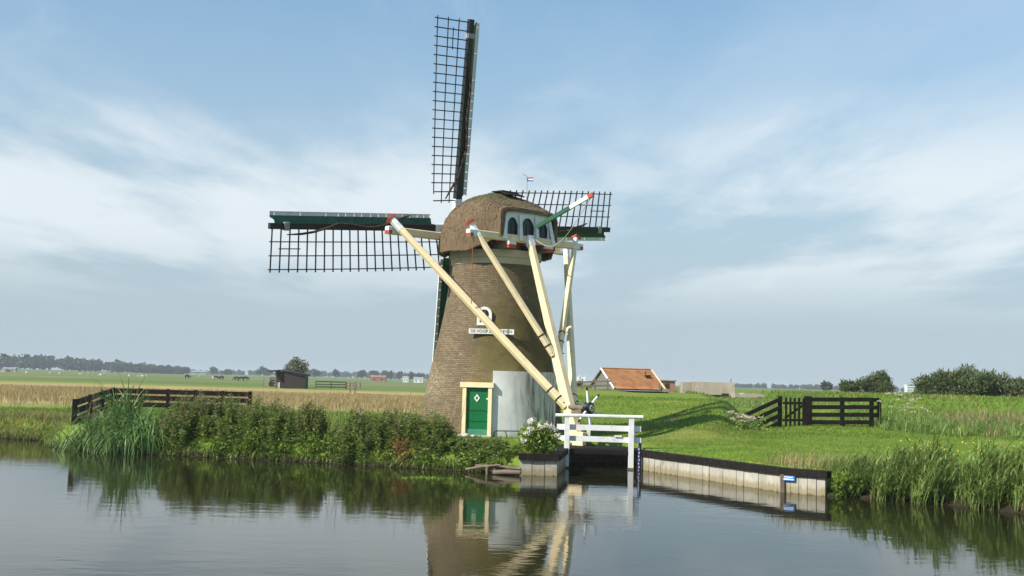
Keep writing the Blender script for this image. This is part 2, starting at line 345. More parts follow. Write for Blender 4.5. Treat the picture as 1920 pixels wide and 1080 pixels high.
# ------------------------------------------------------------------ terrain
SHORE = np.array([(-120, 62), (-40, 50), (-20.8, 46.3), (-18.6, 45.3), (-17.3, 42.3), (-15.6, 40.6), (-13.4, 39.7), (-10, 38.7), (-6.3, 37.7), (-2.6, 36.2), (-.3, 35.2), (.35, 34.95),
    (1.52, 34.95), (2.0, 38.6), (2.0, 41), (4.4, 41), (4.45, 38.5), (7.66, 31.57), (8.63, 30.8), (9.2, 30.6), (11.1, 29.4), (12.5, 27.4), (16, 25), (25, 20), (60, 10), (200, -20),
    (200, -45), (25, -5), (0, 4), (-20, 9), (-120, 20)], float)
WALLSEG = set(range(11, 18))
def sst(x, a, b): t_ = np.clip((x-a)/(b-a), 0, 1); return t_*t_*(3-2*t_)
def lerp(x, xs, ys): return np.interp(x, xs, ys)
def vnoise(x, y, s, seed=0):
    r = np.random.default_rng(seed).random((64, 64)); x = np.asarray(x)*s; y = np.asarray(y)*s
    xi = np.floor(x).astype(int); yi = np.floor(y).astype(int); fx = x-xi; fy = y-yi; fx = fx*fx*(3-2*fx); fy = fy*fy*(3-2*fy)
    g = lambda i, j: r[(xi+i) % 64, (yi+j) % 64]
    return (g(0, 0)*(1-fx)+g(1, 0)*fx)*(1-fy)+(g(0, 1)*(1-fx)+g(1, 1)*fx)*fy - .5
def shore_dist(x, y):
    x = np.asarray(x, float); y = np.asarray(y, float); best = np.full(x.shape, 1e9); wall = np.zeros(x.shape, bool); ins = np.zeros(x.shape, bool)
    n = len(SHORE)
    for i in range(n):
        a = SHORE[i]; b_ = SHORE[(i+1) % n]; d = b_-a
        t_ = np.clip(((x-a[0])*d[0]+(y-a[1])*d[1])/(d@d), 0, 1)
        ds = np.hypot(x-a[0]-t_*d[0], y-a[1]-t_*d[1]); m_ = ds < best
        best = np.where(m_, ds, best); wall = np.where(m_, i in WALLSEG, wall)
        cr = (a[1] > y) != (b_[1] > y)
        with np.errstate(divide='ignore', invalid='ignore'): xc = a[0]+(y-a[1])*d[0]/(d[1] if d[1] else 1e-9)
        ins ^= cr & (x < xc)
    return np.where(ins, -best, best), wall
def land(x, y):
    x = np.asarray(x, float); y = np.asarray(y, float)
    rat = x/np.maximum(y, 5)
    zf = lerp(y, [30, 36, 42, 48, 60, 200], [.62, .64, .79, .80, .75, .62])             # field and mill yard
    zl = lerp(y, [0, 36, 42, 45.2, 50.5, 53, 59, 67, 120, 400], [.62, .64, .77, .8, .84, 1.05, 2.02, 2.4, 2.25, 1.8])
    zr = lerp(y, [0, 31, 42, 46, 52, 56, 62, 70, 80, 120, 400], [.6, .64, .85, .95, 1.18, 1.33, 1.62, 1.92, 2.0, 2.2, 1.9]) + .5*sst(x, 17.5, 21.5)*sst(y, 55, 68)*sst(-y, -130, -80)
    lx = lerp(y, [40, 44.6, 50, 57, 66, 80, 120], [6.4, 7.6, 9.4, 11, 11.5, 12.2, 14])
    spur = lerp(y, [44.3, 46, 50, 56, 60], [0, .28, .75, .55, 0])*np.exp(-(np.minimum(x-lx, 0)/2.2)**2)   # turf spur running down from the dyke
    zl = zl+spur
    mr = sst(x-lx, -.1, 1.0)
    zd = zl*(1-mr)+zr*mr
    zd = zd - .12*np.exp(-((x-lx-2.2)/1.2)**2)*sst(y, 43.5, 46)*sst(-y, -60, -53)
    ml = np.where(y > 44, sst(rat, .015, .06), sst(x, 1, 4))
    z = zf*(1-ml)+zd*ml
    z = z + .07*vnoise(x, y, .35, 1)*sst(y, 30, 40) + .04*vnoise(x, y, 1.1, 2)
    return z
def terrain(x, y):
    z = land(x, y); d, wall = shore_dist(x, y)
    nat = -1.0+(z+1.0)*sst(d, -1.0, 1.1)
    nat = np.where(d > 0, np.maximum(nat, .03+d*.25), np.minimum(nat, -.06))
    nat = np.minimum(nat, z+.0)
    return np.where(wall, np.where(d > .22, z, -1.0), nat)
def axis(lo, hi, st, far_lo, far_hi, gr=1.13):
    a = list(np.arange(lo, hi+1e-6, st)); s_ = st
    while a[-1] < far_hi: s_ *= gr; a.append(a[-1]+s_)
    s_ = st; h_ = []
    c_ = lo
    while c_ > far_lo: s_ *= gr; c_ -= s_; h_.append(c_)
    return np.array(h_[::-1]+a)
gx = axis(-25, 20, .22, -2600, 2600); gy = axis(26, 62, .22, -60, 3300)
XX, YY = np.meshgrid(gx, gy); ZZ = terrain(XX, YY)
nx, ny = len(gx), len(gy); I = np.arange(nx*ny).reshape(ny, nx)
F = np.stack([I[:-1, :-1], I[:-1, 1:], I[1:, 1:], I[1:, :-1]], -1).reshape(-1, 4)
g = npmesh('ground', np.stack([XX, YY, ZZ], -1), F, 'ground', smooth=True); tag(g, 'green lawn, grassy dyke and flat dry meadow beyond the canal', kind='structure')
wv = npmesh('canal_water', [(-130, -60, 0), (210, -60, 0), (210, 66, 0), (-130, 66, 0)], [[0, 1, 2, 3]], 'water'); tag(wv, 'calm dark canal water reflecting mill and sky', kind='structure')
def gz(x, y): return float(terrain(np.array([x]), np.array([y]))[0])

# ------------------------------------------------------------------ windmill
C = np.array([-.70, 45.2, 0.]); RE = np.array([.6247, -.7808, 0]); E_ = np.array([.7808, .6247, 0]); UP = np.array([0, 0, 1.])
def L(k, w, z): return C+RE*k+E_*w+UP*z
mill = thing('windmill', (C[0], C[1], .78), 'brown brick drainage windmill with thatched cap and four lattice sails', 'windmill')
# tower
zs = np.concatenate([np.linspace(.3, 7.52, 46)]); prof = lambda z: np.interp(z, [.3, .8, 1.9, 3.2, 4.45, 5.5, 6.6, 7.85], [3.03, 2.93, 2.76, 2.50, 2.23, 2.02, 1.85, 1.74])
na = 96; V = []; UV = []
for z in zs:
    for j in range(na+1):
        a = 2*math.pi*j/na; r = prof(z)
        V.append((C[0]+r*math.sin(a), C[1]+r*math.cos(a), z)); UV.append(((a-math.pi)*-2.3, z))
nz_ = len(zs); I = np.arange(nz_*(na+1)).reshape(nz_, na+1)
F = np.stack([I[:-1, :-1], I[1:, :-1], I[1:, 1:], I[:-1, 1:]], -1).reshape(-1, 4)
tower = npmesh('tower', V, F, 'brick', mill, True, UV)
def ring(name, r0, r1, z0, z1, mat, parent, n=72, a0=0, a1=2*math.pi):
    b_ = B(); V = []
    for j in range(n+1):
        a = a0+(a1-a0)*j/n; s_, c_ = math.sin(a), -math.cos(a)
        V += [(C[0]+r*s_, C[1]+r*c_, z) for r, z in ((r0, z0), (r1, z0), (r1, z1), (r0, z1))]
    F = [[j*4+i, j*4+(i+1) % 4, j*4+4+(i+1) % 4, j*4+4+i] for j in range(n) for i in range(4)]
    if a1-a0 < 6.2: F += [[3, 2, 1, 0], [n*4, n*4+1, n*4+2, n*4+3]]
    b_.add(V, F); return b_.obj(name, mat, parent)
ring('cornice_band', 1.7, 1.80, 7.46, 7.72, 'shaded_cream', mill)
ring('curb_ring', 1.6, 1.86, 7.722, 8.0, 'shaded_cream', mill)
ring('plaster_shell', 2.3, 2.955, .5, 3.26, 'plaster', mill, 40, R(1.5), R(58))['label'] = 'whitewashed curved plaster shell with grey streaks'
# door: faces the camera, a little to the left
def facing(px_lat, ang):   # outward normal and right vector on the tower
    n = np.array([math.sin(ang), -math.cos(ang), 0]); r = np.array([math.cos(ang), math.sin(ang), 0]); return n, r
n_, r_ = facing(0, R(-9.5)); dc = C+n_*3.0
def P(base, n, r, a, b_, z): return base+r*a+n*b_+UP*z
door = B().prism([P(dc, n_, r_, -.42, -.06, .86), P(dc, n_, r_, .42, -.06, .86), P(dc, n_, r_, .42, -.06, 2.62), P(dc, n_, r_, -.42, -.06, 2.62)], -n_*.06).obj('door', 'door_green', mill)
for a, w in ((-.49, .14), (.49, .14)):
    B().beam(P(dc, n_, r_, a, -.2, .75), P(dc, n_, r_, a, -.2, 2.62), w, .5, n_).obj('door_jamb', 'cream', door)
B().beam(P(dc, n_, r_, -.66, -.2, 2.715), P(dc, n_, r_, .62, -.2, 2.715), .56, .19, UP).obj('door_lintel', 'cream', door)
B().beam(P(dc, n_, r_, -.41, -.04, .95), P(dc, n_, r_, .41, -.04, .95), .03, .22, UP).obj('kick_board', 'kick_green', door)
B().beam(P(dc, n_, r_, -.7, .02, .79), P(dc, n_, r_, .6, .02, .79), .3, .1, UP).obj('door_step', 'stone', door)
d0 = P(dc, n_, r_, -.02, -.055, 2.22)
b_ = B()
o4 = [(0, .15), (.11, 0), (0, -.15), (-.11, 0)]; i4 = [(0, .08), (.055, 0), (0, -.08), (-.055, 0)]
V = [d0+r_*x+UP*y for x, y in o4+i4]+[d0+n_*.02+r_*x+UP*y for x, y in o4+i4]
b_.add(V, [[8+i, 8+(i+1) % 4, 12+(i+1) % 4, 12+i] for i in range(4)]+[[i, (i+1) % 4, 8+(i+1) % 4, 8+i] for i in range(4)]+[[12+i, 12+(i+1) % 4, 4+(i+1) % 4, 4+i] for i in range(4)])
b_.obj('diamond_ornament', 'white', door)
for z in (1.75, 1.35): B().beam(P(dc, n_, r_, -.4, -.052, z), P(dc, n_, r_, .4, -.052, z), .012, .012, UP).obj('door_groove', 'dark_green', door)
B().tube([P(dc, n_, r_, .36, -.05, 1.75), P(dc, n_, r_, .36, 0, 1.75), P(dc, n_, r_, .3, 0, 1.75)], .014).obj('door_handle', 'black_metal', door)
B().beam(P(dc, n_, r_, .37, -.05, 2.2), P(dc, n_, r_, .37, -.02, 2.2), .05, .06, UP).obj('lock_plate', 'white', door)
# arched window
n_, r_ = facing(0, R(-9)); zc_ = 5.37; wc = C+n_*(prof(5.03)+.02)
def arch(hw, zb, zt, n=14):
    zt2 = zt-hw; return [(-hw, zb), (hw, zb)]+[(hw*math.cos(math.pi*i/n), zt2+hw*math.sin(math.pi*i/n)) for i in range(n+1)]
oa, ia = arch(.285, 5.0, 5.72), arch(.18, 5.09, 5.61)
win = B().prism([P(wc, n_, r_, x, -.1, z) for x, z in ia], n_*.02).obj('window', 'glass_dark', mill)
nn = len(oa); V = [P(wc, n_, r_, x, .02, z) for x, z in oa]+[P(wc, n_, r_, x, .02, z) for x, z in ia]+[P(wc, n_, r_, x, -.3, z) for x, z in oa]+[P(wc, n_, r_, x, -.12, z) for x, z in ia]
F = []
for i in range(nn):
    j = (i+1) % nn; F += [[i, j, nn+j, nn+i], [i, 2*nn+i, 2*nn+j, j], [nn+i, nn+j, 3*nn+j, 3*nn+i]]
B().add(V, F).obj('window_frame', 'white', win)
B().beam(P(wc, n_, r_, 0, -.075, 5.1), P(wc, n_, r_, 0, -.075, 5.6), .025, .02, n_).obj('glazing_bar', 'white', win)
B().beam(P(wc, n_, r_, -.18, -.075, 5.34), P(wc, n_, r_, .18, -.075, 5.34), .02, .025, UP).obj('glazing_bar', 'white', win)
B().add([P(wc, n_, r_, x, y, z) for x, y, z in ((-.17, -.07, 5.095), (.17, -.07, 5.095), (0, -.07, 5.19), (-.17, .0, 5.095), (.17, 0, 5.095), (0, 0, 5.19))], [[3, 4, 5], [0, 3, 5, 2], [4, 1, 2, 5]]).obj('sill_block', 'white', win)
# name board
n_, r_ = facing(0, R(-1.2)); sc_ = C+n_*(prof(4.65)+.05)
board = B().beam(P(sc_, n_, r_, -.87, 0, 4.765), P(sc_, n_, r_, .87, 0, 4.765), .04, .2, UP).obj('name_board', 'white', mill)
board['label'] = 'white name board lettered DE HOOP DOET LEVEN'
cu = bpy.data.curves.new('lettering', 'FONT'); cu.body = 'DE HOOP DOET LEVEN'; cu.size = .155; cu.align_x = 'CENTER'; cu.align_y = 'CENTER'; cu.extrude = .003; cu.space_character = 1.02
tmp = bpy.data.objects.new('lettering', cu); COL.objects.link(tmp); dg = bpy.context.evaluated_depsgraph_get(); dg.update()
me = bpy.data.meshes.new_from_object(tmp.evaluated_get(dg)); bpy.data.objects.remove(tmp)
xs = [v.co.x for v in me.vertices]; sf = 1.58/(max(xs)-min(xs))
for v in me.vertices:
    w = P(sc_, n_, r_, v.co.x*sf, .0225+v.co.z, 4.765)+UP*(v.co.y*1.05); v.co = Vector(w-ORG[mill])
me.materials.clear(); me.materials.append(MATS['black_metal'])
lo = bpy.data.objects.new('lettering', me); COL.objects.link(lo); lo.parent = board; lo['kind'] = 'stuff'
# cap (thatch)
ks = np.linspace(-2.15, 2.12, 44); nth = 56
Wk = np.interp(ks, [-2.15, -1.8, -1.3, -.7, 0, .8, 1.5, 2.12], [.92, 1.45, 1.97, 2.28, 2.36, 2.22, 1.82, 1.42])
Hk = np.interp(ks, [-2.15, -1.8, -1.2, -.4, .4, .95, 1.4, 1.8, 2.12], [9.95, 10.14, 10.3, 10.42, 10.45, 10.27, 10.02, 9.8, 9.58])
Zk = np.interp(ks, [-2.15, 1.0, 1.5, 2.12], [7.98, 7.98, 8.2, 8.5]); Nk = np.interp(ks, [-2.15, .5, 2.12], [1.0, .92, .32])
sm = lambda a: np.convolve(np.pad(a, 3, mode='edge'), np.ones(7)/7, 'valid')
Hk = sm(Hk); Wk = sm(Wk)
V = []; UV = []
for sh in (0., .17):
    for i, k in enumerate(ks):
        for j in range(nth+1):
            th = math.pi*j/nth; c_ = math.cos(th); s_ = math.sin(th)
            w = (Wk[i]-sh)*math.copysign(abs(c_)**Nk[i], c_); z = Zk[i]+(Hk[i]-sh-Zk[i])*s_**(Nk[i]*.95)
            dz = .0 if sh else .05*float(vnoise(k*3+9, th*3, 1.3, 4))+.035*float(vnoise(k*9, th*9, 1.3, 5))
            kk = k+(.10*float(vnoise(th*6, 3, 1, 6)) if i in (0, 43) else 0)
            if j in (0, nth): z += .06*float(vnoise(k*5, 7, 1.5, 3))-(0.0 if sh else .06)
            V.append(L(kk, w*(1+dz*.5), z+dz)); UV.append((k*1.0, th*1.6))
m1 = len(ks)*(nth+1); I = np.arange(m1).reshape(len(ks), nth+1)
Fo = np.stack([I[:-1, :-1], I[:-1, 1:], I[1:, 1:], I[1:, :-1]], -1).reshape(-1, 4); Fi = (Fo+m1)[:, ::-1]
F = Fo.tolist()+Fi.tolist()
for e in (0, len(ks)-1):
    F += [[I[e, j], I[e, j+1], I[e, j+1]+m1, I[e, j]+m1] for j in range(nth)]
for j in (0, nth): F += [[I[i, j], I[i+1, j], I[i+1, j]+m1, I[i, j]+m1] for i in range(len(ks)-1)]
F = [[int(x) for x in f] for f in F]
cap = npmesh('cap', V, F, 'thatch', mill, True, UV); cap.data.set_sharp_from_angle(angle=R(42)); cap['label'] = 'rounded brown reed thatch cap with mossy top'
def fringe(P0, D0, name):
    n = len(P0); a = D0/np.linalg.norm(D0, axis=1)[:, None]; ln_ = rng.uniform(.04, .12, n)[:, None]; sd = np.cross(a, rng.normal(size=(n, 3))); sd /= np.linalg.norm(sd, axis=1)[:, None]; sd *= rng.uniform(.005, .012, n)[:, None]
    V = np.stack([P0-a*.06-sd, P0-a*.06+sd, P0+a*ln_], 1).reshape(-1, 3); o = npmesh(name, V, np.arange(n*3).reshape(-1, 3), 'straw', cap); o['kind'] = 'stuff'
Vc = np.array(V)[:m1].reshape(len(ks), nth+1, 3); Vd = np.array(V)[m1:].reshape(len(ks), nth+1, 3)
q = rng.integers(0, len(ks)-1, 1500); f_ = rng.random((1500, 1)); jj = rng.choice([0, nth], 1500); mixr = rng.random((1500, 1))*.7
P0 = (Vc[q, jj]*(1-f_)+Vc[q+1, jj]*f_)*(1-mixr)+(Vd[q, jj]*(1-f_)+Vd[q+1, jj]*f_)*mixr
fringe(P0, np.stack([rng.normal(0, .15, 1500), rng.normal(0, .15, 1500), -np.ones(1500)], -1), 'eave_straw')
q = rng.integers(0, nth, 900); f_ = rng.random((900, 1)); mixr = rng.random((900, 1))
P0 = (Vc[-1, q]*(1-f_)+Vc[-1, q+1]*f_)*(1-mixr)+(Vd[-1, q]*(1-f_)+Vd[-1, q+1]*f_)*mixr
fringe(P0, RE[None, :]+rng.normal(0, .25, (900, 3))+np.array([0, 0, -.35]), 'eave_straw')
q = rng.integers(1, len(ks)-2, 3200); j2 = rng.integers(1, nth-1, 3200); P0 = Vc[q, j2]+(Vc[q+1, j2+1]-Vc[q, j2])*rng.random((3200, 1)); D0 = np.where((j2 < nth/2)[:, None], Vc[q, j2-1]-Vc[q, j2], Vc[q, j2+1]-Vc[q, j2]); D0 = D0/np.linalg.norm(D0, axis=1)[:, None]
nn0 = P0-np.array([C[0], C[1], 8.6]); nn0 /= np.linalg.norm(nn0, axis=1)[:, None]
fringe(P0+nn0*.012, D0+nn0*.1+rng.normal(0, .12, (3200, 3)), 'loose_straw')
# ridge boards
b_ = B()
b_.beam(L(-2.0, 0, 10.14), L(-.9, 0, 10.41), .42, .05); b_.obj('ridge_board', 'dark_green', cap)
B().beam(L(-.9, 0, 10.42), L(.3, 0, 10.48), .42, .05).obj('ridge_board', 'dark_green', cap)
B().beam(L(.15, 0, 10.5), L(.85, 0, 10.46), .8, .05).obj('ridge_board', 'tar', cap)
B().beam(L(.7, 0, 10.47), L(1.2, 0, 10.27), .95, .04).obj('ridge_board', 'tar', cap)
# front shield with white edge
pts = [(float(I[0, j]), 0) for j in range(nth+1)]
poly = [L(-2.05, .94*Wk[0]*math.copysign(abs(math.cos(t_))**.92, math.cos(t_)), 8.0+(Hk[0]-8.1)*math.sin(t_)**.9) for t_ in np.linspace(0, math.pi, 24)]
B().prism(poly, RE*-.06).obj('front_shield', 'dark_green', cap)
edge = [L(-2.22, 1.02*Wk[0]*math.copysign(abs(math.cos(t_))**.92, math.cos(t_)), 8.0+(Hk[0]-8.0)*math.sin(t_)**.9) for t_ in np.linspace(0, math.pi, 24)]
B().tube(edge, .06, 6).obj('shield_edge', 'white', cap)
# rear dormer wall with three arched windows
kd = 2.0
dw = B().prism([L(kd-.1, -1.25, 8.45), L(kd-.1, 1.25, 8.45), L(kd-.1, 1.2, 9.45), L(kd-.1, -1.2, 9.45)], RE*.03).obj('dormer_wall', 'dark_green', mill)
open_ = [(-.76, .26), (.0, .31), (.76, .26)]
def archz(w):
    for c_, h_ in open_:
        if abs(w-c_) < h_: q = abs(w-c_)/h_; return 9.3-.3*q**2.4+(-.02 if c_ == 0 else -.06)
    return None
cols = np.linspace(-1.16, 1.16, 117); bb = B()
for a, c_ in zip(cols[:-1], cols[1:]):
    z = archz((a+c_)/2); z0 = 8.42 if z is None else z
    bb.add([L(kd, a, z0), L(kd, c_, z0), L(kd, c_, 9.5), L(kd, a, 9.5), L(kd-.05, a, z0), L(kd-.05, c_, z0)], [[0, 1, 2, 3], [4, 5, 1, 0]])
bb.obj('dormer_frame', 'white', dw)
for w0, w1 in ((-1.08, -1.24), (-.40, -.42), (.40, .42), (1.08, 1.24)):
    B().beam(L(kd+.035, w0, 9.36), L(kd+.15, w1, 8.34), .1 if abs(w0) > 1 else .12, .05, RE, w2=.17 if abs(w0) > 1 else .15).obj('pilaster', 'white', dw)
for c_, h_ in open_:
    B().beam(L(kd-.06, c_, 8.46), L(kd-.06, c_, 9.05), .03, .03, RE).obj('window_post', 'dark_green', dw)
# beams of the tail and braces (cream, white shafts, red tips)
def tipbeam(name, p, q, w, h, tips, ln=.42):
    p = np.asarray(p, float); q = np.asarray(q, float); d = nrm(q-p)
    o = beam(name, p, q, w, h, 'cream', mill, ch=.12)
    for e, sgn in ((p, 1), (q, -1)):
        if (sgn == 1 and 'p' in tips) or (sgn == -1 and 'q' in tips):
            B().beam(e-d*sgn*.01, e+d*sgn*ln, w+.012, h+.012, ch=.12).obj('white_tip', 'white', o)
            B().beam(e-d*sgn*.004+UP*-(h*.24), e+d*sgn*.16+UP*-(h*.24), w+.02, h*.46).obj('red_tip', 'red', o)
            B().beam(e-d*sgn*.03+UP*-(h*.24), e-d*sgn*.011+UP*-(h*.24), w*.94, h*.42).obj('red_end', 'red', o)
    return o
tipbeam('long_beam', L(-.97, -4.6, 8.6), L(-.97, 4.6, 8.6), .26, .3, 'pq')
tipbeam('short_beam', L(1.98, -2.86, 8.42), L(1.98, 2.86, 8.42), .24, .28, 'pq')
for w in (-.95, .95):
    o = beam('cap_beam', L(.8, w, 8.14), L(2.1, w, 8.14), .34, .26, 'grey_wood', mill)
    B().beam(L(2.1, w, 8.2), L(2.28, w, 8.2), .35, .13).obj('white_tip', 'white', o)
    B().beam(L(2.1, w, 8.07), L(2.28, w, 8.07), .35, .126).obj('red_tip', 'red', o)
beam('under_board', L(1.72, -1.3, 8.26), L(1.72, 1.3, 8.26), .06, .1, 'red', mill)
def P_tail(z): return L(2.12+(8.5-z)/(8.5-.85)*3.0, 0, z)
tail = beam('tail_pole', P_tail(8.45), P_tail(.75), .25, .25, 'cream', mill, up=RE, w2=.42, h2=.46, ch=.2)
dt = nrm(P_tail(8.45)-P_tail(.75))
B().beam(P_tail(8.45)-dt*.32, P_tail(8.45)+dt*.1, .26, .26, RE).obj('white_tip', 'white', tail)
def brace(p, q, w0, w1, red=True):
    p = np.asarray(p, float); q = np.asarray(q, float); d = nrm(q-p)
    o = beam('brace', p, q, w0, w0, 'cream', mill, up=RE, w2=w1, h2=w1, ch=.18)
    B().beam(p-d*.05, p+d*.55, w0+.014, w0+.014, RE, ch=.18).obj('white_tip', 'white', o)
    for e_ in (.45, .9): B().beam(q-d*e_, q-d*(e_-.05), w1+.016, w1+.016, RE, ch=.18).obj('iron_strap', 'black_metal', o)
    if red: B().beam(p-d*.13, p-d*.04, w0+.1, w0+.1, RE).obj('red_cap', 'red', o)
    return o
z1 = 2.25; z2 = 4.05
brace(L(-.78, -4.5, 8.98), P_tail(2.0)-E_*.14, .23, .27)
brace(L(-.78, 4.5, 8.62), P_tail(1.75)+E_*.17, .22, .27, False)
brace(L(1.88, -2.66, 8.78), P_tail(3.9)-E_*.16, .18, .22)
brace(L(1.88, 2.66, 8.72), P_tail(4.05)+E_*.16, .18, .22)
for w in (-.28, .28):
    B().tube([P_tail(2.15)+E_*w-RE*.05, P_tail(2.15)+E_*w+RE*.1], .03).obj('bolt', 'old_wood', tail); B().tube([P_tail(3.98)+E_*w, P_tail(3.98)+E_*w+RE*.1], .025).obj('bolt', 'old_wood', tail)
beam('foot_block', L(5.28, -.18, .8)-RE*.1, L(5.55, .0, .8), .36, .62, 'cream', mill)
# winch wheel
wc = L(5.72, .02, 1.99); ax = nrm(RE*1+E_*.15)
u_ = nrm(np.cross(ax, UP)); v_ = np.cross(u_, ax)
wheel = B().tube([wc-ax*.16, wc-ax*.12, wc+ax*.1, wc+ax*.13], [.17, .215, .215, .18], 20).obj('winch_wheel', 'stock', mill)
B().tube([wc+ax*.125, wc+ax*.15], [.125, .12], 16).obj('hub_plate', 'white', wheel)
for i in range(4):
    a = i*math.pi/2+.4; q = wc+ax*.155+(u_*math.cos(a)+v_*math.sin(a))*.05
    B().add([q+(u_*math.cos(a+da)+v_*math.sin(a+da))*rr for da, rr in ((0, .065), (1.57, .03), (3.14, .05), (4.71, .03))], [[0, 1, 2, 3]]).obj('red_star_point', 'red', wheel)
for i in range(6):
    a = R(100+60*i); d = u_*-math.cos(a)+v_*math.sin(a)
    sp = B().beam(wc+d*.16, wc+d*.64, .075, .075, ax, w2=.06, h2=.06).obj('spoke', 'white', wheel)
    B().beam(wc+d*.64, wc+d*.76, .05, .05, ax).obj('spoke_tip', 'black_metal', sp)
B().tube([wc-ax*.9, wc-ax*.14], .09, 10).obj('axle', 'old_wood', wheel)
beam('winch_frame', L(5.1, -.22, 1.75), L(5.62, -.22, 1.85), .1, .22, 'old_wood', mill)
beam('winch_frame', L(5.05, .24, 1.75), L(5.62, .24, 1.85), .1, .22, 'old_wood', mill)
beam('winch_post', L(5.5, .24, .75), L(5.5, .24, 1.75), .12, .12, 'white', mill)
# brake lever, rope, rope to the left, vane
p0, p1 = np.array([.9, 43.3, 8.9]), np.array([2.98, 42.1, 10.04]); dl = p1-p0
lev = beam('brake_lever', p0, p0+dl*.60, .12, .15, 'green', mill)
B().beam(p0+dl*.60, p0+dl*.92, .115, .145).obj('white_section', 'white', lev); B().beam(p0+dl*.92, p1, .125, .155).obj('red_end', 'red', lev)
rp = [p1*(1-t_)+L(2.35, .12, 8.42)*t_+np.array([0, 0, -1.0*math.sin(math.pi*t_)*.85+.1*math.sin(2*math.pi*t_)]) for t_ in np.linspace(.04, 1, 18)]
B().tube(rp[:9], .012, 5).obj('rope', 'rope', lev); B().tube(rp[8:], .024, 5).obj('rope', 'rope', lev)
B().tube([L(1.98, -2.62, 8.3), L(1.98, -2.64, 6.9), L(1.98, -2.62, 5.75)], .016, 5).obj('hanging_rope', 'red_rope', mill)
vb = np.array([.5, 45., 10.2])
van = B().tube([vb, vb+UP*.98], .014, 6).obj('weather_vane', 'steel', mill)
for i, mt in enumerate(('red', 'white', 'blue')):
    B().box(vb+np.array([.13, -.0, .93-.055*i]), (.24, .012, .05), R(-12)).obj('flag_stripe', mt, van)
B().tube([vb+UP*.98, vb+np.array([-.14, 0, 1.07]), vb+np.array([-.2, 0, 1.06])], .012).obj('vane_tail', 'steel', van)
# ---- sails
hub = np.array([-2.36549372, 47.3, 9.31893451])
sv = np.array([-.61030101, .76306592, .21275124]); e1 = np.array([.7901451, .60556513, .09466567]); e2 = np.array([.05659859, -.2258789, .97250981])
B().tube([hub-sv*2.6, hub-sv*.25], .26, 14).obj('windshaft', 'stock', mill)
ph = B().beam(hub-sv*.42, hub+sv*.45, .72, .72, e2).obj('poll_end', 'green', mill)
B().beam(hub+sv*.44, hub+sv*.52, .5, .5, e2).obj('poll_face', 'white', ph)
def sail(d, l, off, label, cloth):
    o = hub+sv*off
    pt = lambda r, a, n=0.: o+d*r+l*a+sv*n
    st = B().beam(pt(.3, 0), pt(8.7, 0), .30, .27, sv, w2=.22, h2=.2).obj('sail', 'stock', mill); st['label'] = label
    B().beam(pt(.28, 0), pt(1.22, 0), .315, .285, sv).obj('white_root', 'white', st)
    tw = lambda r: R(-19+19*min(1, max(0, (r-1)/7.6)))
    bd = lambda r: (l*math.cos(tw(r))+sv*math.sin(tw(r)))
    rr = [1.16+.3705*i for i in range(21)]
    for i, r in enumerate(rr):
        w_ = 1.79 if i > 1 else 1.66
        B().beam(pt(r, 0)+bd(r)*-.1, pt(r, 0)+bd(r)*w_, .04, .045, d).obj('lattice_bar', 'lath', st)
    for q, i0 in ((.6, 0), (1.14, 0), (1.67, 1)):
        B().tube([pt(r, 0)+bd(r)*q-sv*.02 for r in [rr[i0]-.1]+rr[i0:]+[rr[-1]+.1]], .024, 5).obj('lattice_rail', 'lath', st)
    B().tube([pt(r, 0)+bd(r)*.87-sv*.02 for r in (rr[17]-.08, rr[18], rr[19]+.08)], .022, 5).obj('lattice_rail', 'lath', st)
    bt = R(23); bdir = -l*math.cos(bt)+sv*math.sin(bt); bn = nrm(np.cross(bdir, d))
    tk = [8.64, 8.43, 7.34, 6.23, 5.68, 5.35, 4.96, 4.62, 4.2, 3.85, 3.48, 3.12, 2.71, 2.35, 1.98, 1.66, 1.36]
    for i, (a, c_) in enumerate(zip(tk[:-1], tk[1:])):
        if i == 0:
            B().prism([pt(a, 0)+bdir*.36, pt(a, 0)+bdir*.42, pt(c_, 0)+bdir*.42, pt(c_, 0)+bdir*.12, pt(c_+.06, 0)+bdir*.26], bn*.03).obj('wind_board', 'green', st)
        else:
            B().beam(pt(a-.008, 0)+bdir*.27, pt(c_+.008, 0)+bdir*.27, .30, .03, bn).obj('wind_board', 'green', st)
        B().beam(pt(a, 0)+bdir*.42-l*.07, pt(c_+.03, 0)+bdir*.42-l*.07, .13, .018, sv).obj('edge_board', 'white', st)
    for r in tk[1:]:
        B().beam(pt(r, 0)+bdir*.1, pt(r, 0)+bdir*.42, .03, .06, d).obj('board_rib', 'green', st)
    B().beam(pt(8.66, 0)+bdir*.42-l*.15, pt(1.34, 0)+bdir*.42-l*.15, .035, .05, sv).obj('edge_strip', 'white', st)
    B().beam(pt(8.12, .0), pt(7.92, .0), .315, .285, sv).obj('pale_band', 'steel', st)
    B().tube([pt(r, a, -n) for r, a, n in cloth], [.02]+[.05]*(len(cloth)-2)+[.03], 6).obj('furled_sailcloth', 'cloth', st)
    return st
cl1 = [(8.0, .32, .1), (7.4, .28, .15), (6.9, .2, .16), (6.3, .02, .2), (5.9, -.14, .2), (5.3, -.12, .2), (4.6, -.02, .2), (4.2, -.02, .2), (3.8, -.1, .2), (3.3, -.3, .22), (2.9, -.45, .25), (2.6, -.52, .25)]
cl2 = [(7.3, .2, .15), (6.9, .12, .18), (6.3, -.06, .2), (5.8, -.1, .2), (5.2, -.06, .2), (4.5, -.02, .2), (4.0, -.1, .2), (3.3, -.12, .2), (2.9, .0, .2), (2.2, .16, .2), (1.7, .4, .1), (1.2, .62, 0)]
sail(e2, -e1, .2, 'upright sail with lattice to its left', cl2)
sail(-e1, -e2, .0, 'sail pointing left with green and white wind boards on top', cl1)
sail(-e2, e1, .2, 'lower sail hidden behind the tower', cl2)
